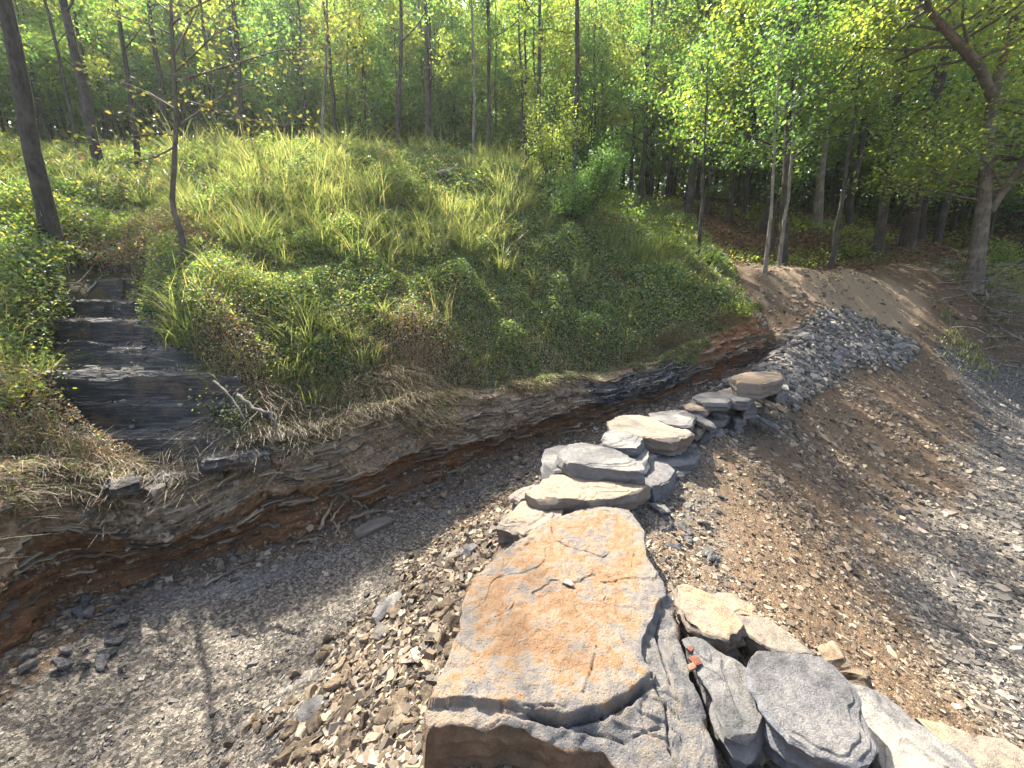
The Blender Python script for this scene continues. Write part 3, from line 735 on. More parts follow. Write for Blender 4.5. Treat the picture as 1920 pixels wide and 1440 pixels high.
# (loose stones follow)
# loose single stones traced along the rubble and trench
LS = [
 ([(548, 1345), (562, 1312), (600, 1296), (625, 1308), (620, 1330), (590, 1358), (562, 1365)], .05, 'grey', 'flat olive grey stone lying tilted on the rubble slope, bottom left of the rusty boulder', (.25, .1), 0),
 ([(685, 1165), (705, 1130), (745, 1105), (762, 1100), (755, 1120), (720, 1155), (695, 1172)], .07, 'grey', 'dark brown upright shard leaning on the rubble slope', (.5, .3), .1),
 ([(688, 1185), (705, 1165), (735, 1158), (740, 1180), (715, 1198)], .08, 'tan', 'pale blocky stone below the dark upright shard', (.1, 0), 0),
 ([(822, 1050), (850, 1028), (872, 1022), (870, 1045), (845, 1062)], .06, 'grey', 'pale oval stone at the trench edge left of the rusty boulder', (.2, .1), 0),
 ([(862, 1025), (880, 1012), (900, 1022), (885, 1040)], .07, 'blue', 'dark angular stone beside the pale oval stone', (.1, 0), 0),
 ([(775, 1240), (800, 1222), (815, 1235), (808, 1265), (785, 1275)], .07, 'tan', 'orange tan block touching the left edge of the rusty boulder', (.1, 0), 0),
 ([(660, 995), (690, 975), (730, 965), (738, 975), (700, 992), (670, 1003)], .05, 'tan', 'long pale slab lying at the foot of the cut bank beside splintered wood', (.05, 0), 0),
 ([(236, 862), (250, 845), (270, 842), (275, 858), (255, 870)], .1, 'tan', 'pale cube of rock perched on the ledge below the shale steps', (0, 0), 0),
 ([(255, 905), (275, 895), (305, 895), (310, 908), (285, 922)], .07, 'tan', 'pale rounded rock embedded in debris under the ledge', (.1, 0), 0),
 ([(131, 1145), (140, 1134), (156, 1138), (160, 1150), (145, 1158)], .05, 'blue', 'smooth blue stone at the foot of the bank at the left', (0, 0), 0),
 ([(660, 1385), (680, 1360), (720, 1358), (722, 1385), (690, 1405)], .09, 'tan', 'chunky ochre block on the rubble slope below the boulder', (.1, 0), 0),
]
for k, (px, th, mt, lab, tl, dh) in enumerate(LS):
    p = hit(*np.mean(px, 0))
    rock('loose_stone', px, p[2] + th * .7 + dh, th * 1.3, M[mt], lab, 'stone', tl, 'loose stones singled out', n=60, R=10, Sd=9, seed=90 + k * 2.3, amp=.006, rough=.012, terr=.004, bev=.004, taper=.3, chop=16)
# bedding plates sticking out on the lip under the shale steps
for k, (px, th, lab) in enumerate([
    ([(250, 885), (300, 868), (380, 852), (420, 856), (415, 872), (330, 885), (270, 895)], .05, 'dark layered shale ledge with a pale edge at the foot of the shale steps'),
    ([(370, 850), (440, 832), (500, 826), (505, 842), (440, 856), (385, 862)], .06, 'layered shale plate under the root tangle at the end of the ledge'),
    ([(185, 905), (215, 888), (255, 884), (262, 900), (215, 915)], .05, 'short shale plate at the left end of the ledge')]):
    p = hit(*np.mean(px, 0))
    rock('shale_plate', px, p[2] + .07, th * 2, M['shale'], lab, 'rock ledge', (.05, 0), 'shale plates below the steps', n=120, R=12, Sd=14, seed=140 + k, amp=.008, rough=.03, terr=.02, bev=.006, taper=.1)

# loose stones: shared small meshes
def generic_stone(k, flat, R=5):
    r = np.random.default_rng(500 + k)
    m = r.integers(5, 8); a = np.sort(r.uniform(0, 2 * math.pi, m) * .35 + np.arange(m) * 2 * math.pi / m * .9)
    rad = r.uniform(.62, 1.0, m); as_ = r.uniform(.55, .95)
    P = np.stack([np.cos(a) * rad * .5, np.sin(a) * rad * .5 * as_, np.zeros(m)], -1)
    v, f, sa, loc = rock_mesh('s', P, flat, n=22, R=R, Sd=4, seed=k * 3.3, amp=.03, rough=.05, taper=.25, bev=.02, terr=.02, chop=9)
    v[:, 2] -= flat * .5
    return mesh_np('stone', v, f, {'side': sa})
flatm = [generic_stone(k, .16) for k in range(12)]
chunk = [generic_stone(40 + k, .42) for k in range(10)]
for m in flatm: m.materials.append(M['pile'])
for m in chunk: m.materials.append(M['rubble'])
flatt = [m.copy() for m in flatm[:8]]
for m in flatt: m.materials[0] = M['rubble']
def place_stone(name, x, y, size, meshes, label, group, dz=0.0, tilt=.3, zs=1.0):
    x = np.atleast_1d(x); y = np.atleast_1d(y)
    h, n = Hn(x, y, .06)
    me = meshes[rng.integers(len(meshes))]
    o = link(name, me)
    nv = Vector(n[0]) + Vector(rng.normal(0, tilt, 3)); nv.normalize()
    o.rotation_euler = (nv.to_track_quat('Z', 'Y') @ Vector((0, 0, 1)).rotation_difference(Vector((0, 0, 1)))).to_euler()
    q = nv.to_track_quat('Z', 'Y').to_matrix() @ Matrix.Rotation(rng.uniform(0, 6.28), 3, 'Z')
    o.rotation_euler = q.to_euler()
    o.scale = (size, size * rng.uniform(.7, 1.1), size * rng.uniform(.7, 1.2) * zs)
    o.location = (float(x[0]), float(y[0]), float(h[0]) + dz)
    return tag(o, label, 'stone', group)
cpts = np.array([c[:2] for c in crest])
def on_crest(s, off):
    seg = np.hypot(*(cpts[1:] - cpts[:-1]).T); cum = np.concatenate([[0], np.cumsum(seg)])
    x = np.interp(s, cum, cpts[:, 0]); y = np.interp(s, cum, cpts[:, 1])
    x2 = np.interp(s + .1, cum, cpts[:, 0]); y2 = np.interp(s + .1, cum, cpts[:, 1])
    d = np.array([x2 - x, y2 - y]) / (np.hypot(x2 - x, y2 - y) + 1e-9)
    return x - d[1] * off, y + d[0] * off
ctot = np.hypot(*(cpts[1:] - cpts[:-1]).T).sum()
PILE = np.array([(1430, 690), (1480, 640), (1530, 586), (1580, 584), (1650, 612), (1720, 655), (1690, 685), (1590, 690), (1530, 735), (1470, 780), (1390, 790)], float)
k = 0
while k < 190:
    u, v = rng.uniform(1400, 1715), rng.uniform(584, 765)
    if poly_sd(np.array([u]), np.array([v]), PILE)[0] < rng.normal(0, 5): continue
    p = hit(u, v); k += 1
    place_stone('shale_stone', p[0], p[1], rng.uniform(.14, .46) * (.8 if v > 690 else 1), flatm, 'flat grey shale stone heaped on the far end of the berm', 'flat stones heaped at the far end of the berm', rng.uniform(0, .07), .13, .6)
for k in range(38):         # thin plates filling the courses towards the far end
    s = rng.uniform(5.6, 9.6); x, y = on_crest(s, rng.normal(-.05, .28))
    place_stone('course_stone', x, y, rng.uniform(.35, .68), flatm, 'thin plate lying in the lower courses of the far half of the stone wall', 'thin plates in the lower courses of the wall', rng.uniform(.04, .2), .07, .8)
for k in range(46):         # small packing stones beside the wall
    s = rng.uniform(5.0, 9.4); x, y = on_crest(s, rng.choice([-1, 1]) * rng.uniform(.2, .6))
    place_stone('packing_stone', x, y, rng.uniform(.14, .42), flatm, 'small flat stone packed along the side of the stone wall', 'small packing stones beside the wall', .02, .3)
for u, v, s_ in ((1325, 1215, .2), (1392, 1205, .22), (1445, 1350, .2), (1405, 1395, .22), (1560, 1240, .2), (1295, 1175, .16), (1470, 1400, .24), (1600, 1280, .2), (1700, 1400, .3), (1760, 1440, .3)):
    p = hit(u, v)
    place_stone('wedge_stone', p[0], p[1], s_ * 1.3, chunk, 'rough stone wedged in a gap between the boulders right of the rusty one', 'stones wedged between the boulders', .02, .5)
for k in range(34):         # dark stones to the right of the great slab
    u, v = rng.uniform(1215, 1350), rng.uniform(930, 1110)
    if u < 1215 + (v - 930) * .3: continue
    p = hit(u, v)
    place_stone('dark_stone', p[0], p[1], rng.uniform(.06, .17), flatm, 'dark slate stone in the gap right of the rusty boulder', 'dark stones right of the rusty boulder', .01, .5)
rub = 0
while rub < 85:             # rubble flank towards the trench
    u, v = rng.uniform(380, 960), rng.uniform(930, 1440)
    lo = 1440 - (u - 380) * (1440 - 1040) / (760 - 380) if u < 760 else 1040 - (u - 760) * .6
    hi_ = 1440 if u < 790 else 1440 - (u - 790) * 4.2
    if v < lo + 10 or (u > 790 and v > 1290 - (u - 830) * 2.6): continue
    p = hit(u, v); ch = rng.random() < .55
    place_stone('rubble_stone', p[0], p[1], rng.uniform(.05, .15) * (1.1 if ch else 1.4), chunk if ch else flatt, 'tan broken stone in the rubble between the trench and the rusty boulder', 'tan rubble stones above the trench', .01, .6)
    rub += 1
for k in range(60):         # debris at the foot of the cut bank and under the ledge
    if k < 25: u = rng.uniform(0, 240); v = rng.uniform(1090, 1260)
    elif k < 42: u = rng.uniform(180, 520); v = 985 - (u - 180) * .2 - rng.uniform(20, 85)
    else: u = rng.uniform(250, 1000); v = 1100 - (u - 250) * .3 + rng.uniform(-8, 25)
    p = hit(u, v)
    if p is None: continue
    place_stone('fallen_stone', p[0], p[1], rng.uniform(.06, .18), flatm if k < 25 else flatt, 'broken shale stone fallen along the foot of the cut bank', 'broken stones along the cut bank', .03, .5)

# ---------------------------------------------------------------- shale gravel (uncountable)
def polar(n, r0, r1, a0=-80, a1=80, rg=rng):
    a = np.radians(rg.uniform(a0, a1, n)); r = np.exp(rg.uniform(math.log(r0), math.log(r1), n))
    return r * np.sin(a), r * np.cos(a)
def frame(nrm):
    t = np.cross(nrm, np.array([0, 1, .01])); t /= np.linalg.norm(t, axis=1, keepdims=True)
    return t, np.cross(nrm, t)
def inframe(x, y, z, m=120):
    u, v = proj(np.stack([x, y, z], -1)); return (u > -m) & (u < 1920 + m) & (v > -m) & (v < 1440 + m) & (y > .2)
def chip_obj(name, x, y, z, nr, s, rg, so, lab, jit):
    n = len(x)
    nr = nr + rg.normal(0, jit, (n, 3)); nr /= np.linalg.norm(nr, axis=1, keepdims=True)
    t, w = frame(nr); a0 = rg.uniform(0, 6.28, n)
    t, w = t * np.cos(a0)[:, None] + w * np.sin(a0)[:, None], w * np.cos(a0)[:, None] - t * np.sin(a0)[:, None]
    asp = rg.uniform(.4, .9, n); thk = s * rg.uniform(.1, .3, n)
    K = 5
    ang = (np.arange(K) * 2 * math.pi / K)[None, :] + rg.uniform(-.35, .35, (n, K)); rad = rg.uniform(.65, 1.05, (n, K)) * s[:, None] * .5
    c = np.stack([x, y, z], -1) + nr * (thk * .2)[:, None]
    ring = c[:, None, :] + t[:, None, :] * (np.cos(ang) * rad)[..., None] + w[:, None, :] * (np.sin(ang) * rad * asp[:, None])[..., None]
    up = ring + nr[:, None, :] * (thk * .5)[:, None, None]; dn = ring * 1.0 - nr[:, None, :] * (thk * .6)[:, None, None]
    dn = c[:, None, :] + (dn - c[:, None, :]) * 1.08
    verts = np.concatenate([up, dn], 1).reshape(-1, 3)
    b0 = (np.arange(n) * 2 * K)[:, None]
    pent = b0 + np.arange(K)[None, :]
    i = np.arange(K); j = (i + 1) % K
    q = np.stack([i + K, j + K, j, i], -1)[None] + b0[:, :, None]
    me = mesh_np(name, verts, [pent, q.reshape(-1, 4)], {'soil': np.repeat(so, 2 * K)})
    o = link(name, me, M['chips']); tag(o, lab, 'gravel', kind='stuff')
def build_chips(name, n, smin, smax, seed):
    rg = np.random.default_rng(seed)
    x, y = polar(n, 1.2, 15, rg=rg)
    b, f, m = zones(x, y); sd, arc = sdist(x, y, bline)
    patch = fbm(x * 1.1, y * 1.1, 30., 3)
    cdd = sdist(x, y, np.array([c[:2] for c in crest]))[0]
    trn = (sd < -.25) & (cdd > 1.0) & (y < 7)
    band = sstep(-.35, .35, vnoise((x + .25 * y) * 1.7, (y - .25 * x) * .35, 41.) + .5 * vnoise((x + .25 * y) * 4, y * .6, 43.))
    tb = .12 + .75 * sstep(.0, .6, vnoise(arc * .7, sd * 3.2, 45.) + .35 * sstep(-.7, -.3, sd))
    keep = rg.random(n) < np.where(trn, tb, np.where(cdd < -.3, .3 + .65 * band, 1)) * (1 - b) * (1 - .93 * f) * (1 - .45 * m) * (.75 + .8 * patch) * np.where((sd > 0) & (sd < .5), .4, 1)
    x, y = x[keep], y[keep]; sd = sd[keep]
    z, nr = Hn(x, y, .03)
    k2 = inframe(x, y, z); x, y, z, nr = x[k2], y[k2], z[k2], nr[k2]
    n = len(x)
    dist = np.hypot(x, y); sdt = sdist(x, y, bline)[0]
    s = np.exp(rg.normal(0, .5, n)) * smin * np.where((sdt < -.3) & (sdt > -1.6) & (x < 2), .7, 1)
    s = np.clip(s, smin * .5, smax) * np.clip(dist / 3.2, .8, 2.4)
    chip_obj(name, x, y, z, nr, s, rg, soil_of(x, y)[0], 'loose grey and tan shale chips spread over the track, berm and trench', .28)
build_chips('shale_gravel', 430000, .0175, .07, 11)
build_chips('coarse_gravel', 17000, .042, .09, 12)
def flank_chips():
    rg = np.random.default_rng(15); n = 60000
    x, y = polar(n, 1.3, 6.5, -75, 20, rg=rg)
    cl = np.array([c[:2] for c in crest]); cd, ca = sdist(x, y, cl)
    k = (cd > .1) & (cd < 1.75 + .3 * vnoise(x * 2, y * 2, 0.)) & (rg.random(n) < .6)
    x, y = x[k], y[k]; z, nr = Hn(x, y, .05); n = len(x)
    s = np.clip(np.exp(rg.normal(0, .55, n)) * .034, .02, .11)
    chip_obj('rubble_chips', x, y, z + .004, nr, s, rg, rg.uniform(.35, 1, n), 'broken tan rubble and clods on the flank above the trench', .55)
    n = 30000; x = rg.uniform(4.5, 10, n); y = rg.uniform(6, 11, n); h = Hf(x, y)
    u, v = proj(np.stack([x, y, h], -1)); k = poly_sd(u, v, PILE) > rg.normal(6, 8, n); x, y = x[k][:5200], y[k][:5200]
    z, nr = Hn(x, y, .1); n = len(x)
    chip_obj('pile_fragments', x, y, z + rg.uniform(0, .05, n), nr, np.clip(np.exp(rg.normal(0, .4, n)) * .1, .05, .22), rg, rg.uniform(0, .4, n), 'smaller shale fragments between the stones of the heap', .25)
flank_chips()
def strata():
    X, Y, Z, T, nx, ny, coal, red = FACE
    rg = np.random.default_rng(18); vs = []; fs = []; so = []; n0 = 0
    for k in range(2300):
        L = int(rg.uniform(6, 38)); i0 = rg.integers(0, X.shape[0] - L - 2); j = int(rg.uniform(4, 84)); d = rg.uniform(.012, .06); th = rg.uniform(.005, .02)
        if vnoise(i0 * .01, j * .15, 5.) + rg.normal(0, .4) < 0: continue
        ii = np.unique(np.linspace(i0, i0 + L, 7).astype(int)); t = np.linspace(0, 1, len(ii)); pr = d * np.sin(np.pi * np.clip(t * .9 + .05, 0, 1)) ** .4 * (1 + rg.normal(0, .25, len(ii)))
        jj = np.clip(j + int(rg.integers(-1, 2)) * (t > .5), 0, 91)
        b = np.stack([X[ii, jj] + nx[ii] * .05, Y[ii, jj] + ny[ii] * .05, Z[ii, jj]], -1); o = np.stack([X[ii, jj] - nx[ii] * pr, Y[ii, jj] - ny[ii] * pr, Z[ii, jj] - rg.uniform(0, .012)], -1)
        dn = np.array([0, 0, th]); m = len(ii)
        vs += [b, o, o - dn, b - dn]; a = np.arange(m - 1) + n0
        for q in range(3): fs.append(np.stack([a + q * m, a + q * m + 1, a + (q + 1) * m + 1, a + (q + 1) * m], -1))
        fs.append(np.array([[n0, n0 + m, n0 + 2 * m, n0 + 3 * m], [n0 + m - 1, n0 + 4 * m - 1, n0 + 3 * m - 1, n0 + 2 * m - 1]]))
        so.append(np.full(4 * m, 0. if coal[i0, j] > .4 else rg.uniform(.45, 1))); n0 += 4 * m
    tag(link('bank_strata', mesh_np('bank_strata', np.vstack(vs), [np.vstack(fs)], {'soil': np.concatenate(so)}), M['chips']), 'thin shale layers jutting from the face of the cut bank', 'rock layers', kind='stuff')
    X, Y, z, e = STAIR; rg = np.random.default_rng(19); n = 5000
    i = rg.integers(0, X.shape[0], n); j = rg.integers(0, X.shape[1], n); k = (e[i, j] < .02) & (rg.random(n) < .25 + .75 * sstep(-.35, 0, e[i, j])) & (Y[i, j] > 3.7) & (Y[i, j] < 6.4); i, j = i[k], j[k]; n = len(i)
    up = np.tile([0., 0, 1], (n, 1))
    chip_obj('ledge_debris', X[i, j], Y[i, j], z[i, j] + .006, up, np.clip(np.exp(rg.normal(0, .5, n)) * .03, .015, .1), rg, rg.uniform(.0, .8, n), 'small shale debris lying on the dark stepped ledges', .2)
    n = 5000; i = rg.integers(0, X.shape[0], n); j = rg.integers(0, X.shape[1], n); k = (rg.random(n) < sstep(-.45, .05, e[i, j])) & (e[i, j] < .1) & (Y[i, j] > 3.7) & (Y[i, j] < 6.4); i, j = i[k], j[k]; n = len(i)
    vv, ff = blades(np.stack([X[i, j], Y[i, j], z[i, j]], -1), rg.uniform(.03, .14, n), np.full(n, .0025), rg, 2.6, 4)
    tag(link('ledge_straw', mesh_np('ledge_straw', vv, [ff]), M['straw']), 'dry stems fallen across the edges of the stepped ledges', 'dead grass', kind='stuff')
def face_chips():
    X, Y, Z, T, nx, ny, coal, red = FACE
    rg = np.random.default_rng(14); n = 13000
    i = rg.integers(0, X.shape[0], n); j = np.clip((rg.beta(2.2, 1.4, n) * 98).astype(int), 3, 100)
    k = (vnoise(i * .02, j * .06, 3.) + rg.normal(0, .3, n) > -.15) & (rg.random(n) < np.where(j < 48, .3, 1.)) & (red[i, j] < .5)
    i, j = i[k], j[k]; n = len(i)
    nr = np.stack([-nx[i] * -.35, -ny[i] * .35, np.ones(n)], -1)
    c = coal[i, j]
    s = np.exp(rg.normal(0, .5, n)) * np.where(i < 520, .045, .026) 
    chip_obj('bank_chips', X[i, j] + .4 * s * ny[i] * 0, Y[i, j], Z[i, j], nr, np.clip(s, .015, .15), rg, np.where(c > .4, 0, rg.uniform(.45, 1, n)), 'thin shale flakes sticking out of the cut bank', .3)
face_chips()

# ---------------------------------------------------------------- leaves, blades, tubes
def leaf_mesh(C, size, rg, up=.6, asp=.6, fold=True):
    n = len(C)
    nr = rg.normal(0, 1, (n, 3)); nr[:, 2] = np.abs(nr[:, 2]) + up; nr /= np.linalg.norm(nr, axis=1, keepdims=True)
    t, w = frame(nr); a0 = rg.uniform(0, 6.28, n)[:, None]
    t, w = t * np.cos(a0) + w * np.sin(a0), w * np.cos(a0) - t * np.sin(a0)
    s = (size * rg.uniform(.7, 1.3, n))[:, None]
    p0 = C - t * s * .5; p2 = C + t * s * .5; p1 = C + w * s * asp * .5 - t * s * .08 + nr * s * .08; p3 = C - w * s * asp * .5 - t * s * .08 + nr * s * .08
    v = np.stack([p0, p1, p2, p3], 1).reshape(-1, 3)
    f = np.arange(n * 4).reshape(n, 4)
    return v, f
def blades(B, H, Wd, rg, lean=.5, seg=3, dirs=None):
    """curved tapering blades: B base points, H heights, Wd widths"""
    n = len(B); a = rg.uniform(0, 6.28, n)
    d = np.stack([np.cos(a), np.sin(a), np.zeros(n)], -1)
    if dirs is not None: d = dirs
    w = np.stack([-d[:, 1], d[:, 0], np.zeros(n)], -1)
    ln = rg.uniform(.2, 1, n) * lean
    rows = []
    for k in range(seg + 1):
        t = k / seg
        c = B + np.stack([np.zeros(n), np.zeros(n), H * (t - .35 * ln * t * t)], -1) + d * (H * ln * t * t)[:, None]
        ww = (Wd * (1 - t) ** .7 + 1e-4)[:, None] * w
        rows += [c - ww, c + ww]
    v = np.stack(rows, 1); m = 2 * (seg + 1)
    b0 = (np.arange(n) * m)[:, None]
    f = np.concatenate([b0 + np.array([[2 * k, 2 * k + 1, 2 * k + 3, 2 * k + 2]]) for k in range(seg)], 0)
    return v.reshape(-1, 3), f
def tube(pts, rad, ns=8):
    pts = np.asarray(pts, float); rad = np.asarray(rad, float); n = len(pts)
    d = np.gradient(pts, axis=0); d /= np.linalg.norm(d, axis=1, keepdims=True) + 1e-9
    ref = np.where(np.abs(d[:, 2:3]) > .9, np.array([[1., 0, 0]]), np.array([[0, 0, 1.]]))
    ref = np.repeat(ref[:1], n, 0)
    a = np.cross(d, ref); a /= np.linalg.norm(a, axis=1, keepdims=True) + 1e-9; b = np.cross(d, a)
    th = np.arange(ns) * 2 * math.pi / ns
    v = pts[:, None] + rad[:, None, None] * (a[:, None] * np.cos(th)[None, :, None] + b[:, None] * np.sin(th)[None, :, None])
    i = np.arange(n * ns).reshape(n, ns); j = np.roll(i, -1, 1)
    f = np.stack([i[:-1], j[:-1], j[1:], i[1:]], -1).reshape(-1, 4)
    return v.reshape(-1, 3), f
class Acc:
    def __init__(s): s.v = []; s.f = []; s.n = 0
    def add(s, vf): s.v.append(vf[0]); s.f.append(vf[1] + s.n); s.n += len(vf[0])
    def mesh(s, name, smooth=False): return mesh_np(name, np.vstack(s.v), [np.vstack(s.f)], None, smooth)

strata()
# ---------------------------------------------------------------- plants on the bank (uncountable ground cover)
def lit_zone(x, y):
    return fbm(x * .55, y * .55, 50., 3)
def bank_points(n, rg, r0=3.0, r1=22):
    x, y = polar(n, r0, r1, -75, 40, rg=rg)
    b, f, m = zones(x, y); sd, _ = sdist(x, y, bline)
    gd, ga = sdist(x, y, gul)
    w = np.interp(ga, [0, .6, 1.5, 3.5], [.74, .62, .46, .26]) + .12 * vnoise(x * 2.5, y * 2.5, 17.)
    ing = (np.abs(gd) < w) & (y < 6.0) & (y > 3.62) & (ga > 0)
    k = (b > .5) & ~ing
    x, y, sd = x[k], y[k], sd[k]
    z, nr = Hn(x, y, .08)
    k = inframe(x, y, z, 60)
    return x[k], y[k], z[k], nr[k], sd[k]
def cover_h(x, y, sd):
    u = .5 + .9 * fbm(x * 1.1, y * 1.1, 60., 4)
    v = .5 + .9 * fbm(x * 3.3, y * 3.3, 61., 2)
    gd, ga = sdist(x, y, gul)
    c = np.clip(vnoise(x * 2.1, y * 2.1, 62.) + .25, 0, 1)
    h = (.05 + .22 * np.clip(u, 0, 1) * np.clip(v + .3, 0, 1.2) + .38 * c * np.clip(u, .2, 1)) * sstep(.1, 1.0, sd)
    h = h + .22 * sstep(1.5, .8, np.abs(gd)) * (y < 7.5) * sstep(.3, .8, sd)
    return h + .02
def build_cover():
    rg = np.random.default_rng(21)
    x, y, z, nr, sd = bank_points(950000, rg)
    px_u, px_v = proj(np.stack([x, y, z], -1))
    dry = fbm(x * .8, y * .8, 70., 4) + .55 * np.exp(-((sd - .5) / .55) ** 2) * (px_u < 1050) + .3 * np.exp(-(((px_u - 560) / 300) ** 2 + ((px_v - 660) / 110) ** 2)) - .08
    bare = fbm(x * 2.2, y * 2.2, 75., 3)
    dens_ = sstep(-.6, .0, bare + .3) * sstep(-.1, .35, sd - .15 + .45 * bare)
    k = rg.random(len(x)) < dens_
    x, y, z, nr, sd, dry = x[k], y[k], z[k], nr[k], sd[k], dry[k]
    h = cover_h(x, y, sd); t = rg.random(len(x)) ** .7
    dist = np.hypot(x, y)
    C = np.stack([x, y, z + t * h], -1) + nr * 0.01
    size = .03 * np.clip(dist / 5.0, .85, 2.6)
    isd = dry + rg.normal(0, .25, len(x)) > .3
    for nm, mk, sel, lab, asp in (('weeds', 'weed', ~isd, 'low leafy green weeds and vines covering the bank', .62), ('dry_weeds', 'dryweed', isd, 'browning weeds and dead stems among the green on the bank', .35)):
        v, f = leaf_mesh(C[sel], size[sel], rg, .25, asp)
        tag(link(nm, mesh_np(nm, v, [f]), M[mk]), lab, 'ground cover', kind='stuff')
    # grass
    x, y, z, nr, sd = bank_points(9000, rg)
    g = fbm(x * .7, y * .7, 80., 3) + .5 * vnoise(x * 2.5, y * 2.5, 81.)
    u, v = proj(np.stack([x, y, z], -1))
    g = g + .42 * np.exp(-(((u - 480) / 360) ** 2 + ((v - 370) / 100) ** 2)) + .3 * np.exp(-(((u - 1080) / 220) ** 2 + ((v - 500) / 60) ** 2))
    k = (g + rg.normal(0, .12, len(x)) > .2) & (sd > .5)
    x, y, z, sd, g = x[k], y[k], z[k], sd[k], g[k]
    m = 34; n = len(x); big = np.exp(rg.normal(0, .35, n))
    a = rg.uniform(0, 6.28, (n, m)); q = np.abs(rg.normal(0, .07, (n, m))) * big[:, None]
    bx = x[:, None] + q * np.cos(a); by = y[:, None] + q * np.sin(a)
    H = (rg.uniform(.2, .5, (n, m)) * big[:, None] * sstep(.3, 1.4, sd)[:, None]).ravel() + .05
    aa = (a + rg.normal(0, .5, a.shape)).ravel(); dd = np.stack([np.cos(aa), np.sin(aa), 0 * aa], -1)
    bz = np.repeat(z, m) - .01
    dist = np.repeat(np.hypot(x, y), m)
    vv, ff = blades(np.stack([bx.ravel(), by.ravel(), bz], -1), H, .0034 * np.clip(dist / 4, 1, 3.0), rg, 1.15, 3, dd)
    tag(link('tall_grass', mesh_np('tall_grass', vv, [ff]), M['grass']), 'tall yellow green grass growing in tufts on the sunny bank', 'grass', kind='stuff')
    # straw and roots hanging over the lip of the cut
    n = 34000
    b2 = np.array([b[:2] for b in base]); seg = np.hypot(*(b2[1:] - b2[:-1]).T); cum = np.concatenate([[0], np.cumsum(seg)])
    s = rg.uniform(.6, cum[-1] - .6, n)
    s = s[vnoise(s * 1.5, 3., 9.) + rg.normal(0, .35, n) > .0]
    n = len(s)
    bx = np.interp(s, cum, b2[:, 0]); by = np.interp(s, cum, b2[:, 1])
    tx = np.interp(s + .15, cum, b2[:, 0]) - bx; ty = np.interp(s + .15, cum, b2[:, 1]) - by; L = np.hypot(tx, ty); tx /= L; ty /= L
    o = rg.uniform(.26, .75, n)
    X = bx - ty * o; Y = by + tx * o; Z = Hf(X, Y) + .03
    d = np.stack([ty + rg.normal(0, .5, n), -tx + rg.normal(0, .5, n), np.zeros(n)], -1); d /= np.linalg.norm(d, axis=1, keepdims=True)
    H = rg.uniform(.05, .26, n)
    lean = 2.8
    vv, ff = blades(np.stack([X, Y, Z], -1), H, np.full(n, .0028), rg, lean, 4, d)
    tag(link('dry_straw', mesh_np('dry_straw', vv, [ff]), M['straw']), 'dry straw and root hair hanging over the lip of the cut bank', 'dead grass', kind='stuff')
    # sprinkle of straw through the weeds
    x, y, z, nr, sd = bank_points(170000, rg)
    k = rg.random(len(x)) < .55 * sstep(3.8, .8, sd) + .14
    x, y, z = x[k], y[k], z[k]
    vv, ff = blades(np.stack([x, y, z + .02], -1), rg.uniform(.08, .34, len(x)), .0021 * np.clip(np.hypot(x, y) / 4, 1, 2.6), rg, 1.6)
    tag(link('dead_stems', mesh_np('dead_stems', vv, [ff]), M['straw']), 'thin dead stems scattered through the weeds on the bank', 'dead grass', kind='stuff')
build_cover()

def overhang():
    X, Y, Z, T, nx, ny, coal, red = FACE
    rg = np.random.default_rng(16); n = 60000
    i = rg.integers(0, X.shape[0], n); nse = vnoise(i * .013, 1., 3.) + .6 * vnoise(i * .06, 4., 5.)
    k = nse + rg.normal(0, .25, n) > -.1
    i = i[k]; nse = nse[k]; n = len(i)
    j = np.clip(92 - (rg.random(n) ** 1.4 * (10 + 26 * np.clip(nse, 0, 1.2))).astype(int) + rg.integers(0, 14, n), 30, 109)
    C = np.stack([X[i, j] + ny[i] * 0, Y[i, j], Z[i, j]], -1); out = rg.uniform(.0, .09, n)
    C[:, 0] -= nx[i] * out; C[:, 1] -= ny[i] * out; C[:, 2] += rg.uniform(-.02, .06, n)
    u, v = proj(C); g = (rg.random(n) < .45) | (u > 1000)
    for nm, mk, sel, lab in (('hanging_weeds', 'weed', g, 'green leafy weeds spilling over the lip of the cut bank'), ('hanging_dry_weeds', 'dryweed', ~g, 'brown dead weeds spilling over the lip of the cut bank')):
        v_, f_ = leaf_mesh(C[sel], .032 * np.clip(np.hypot(C[sel][:, 0], C[sel][:, 1]) / 5, .8, 2), rg, .2, .5)
        tag(link(nm, mesh_np(nm, v_, [f_]), M[mk]), lab, 'ground cover', kind='stuff')
    s = rg.choice(n, 9000); d = np.stack([-nx[i[s]], -ny[i[s]], 0 * s], -1) + rg.normal(0, .4, (9000, 3)) * [1, 1, 0]; d /= np.linalg.norm(d, axis=1, keepdims=True)
    vv, ff = blades(C[s], rg.uniform(.04, .12, 9000), np.full(9000, .0028), rg, 3.2, 4, d)
    tag(link('hanging_roots', mesh_np('hanging_roots', vv, [ff]), M['straw']), 'pale root hairs dangling over the cut bank', 'roots', kind='stuff')
overhang()

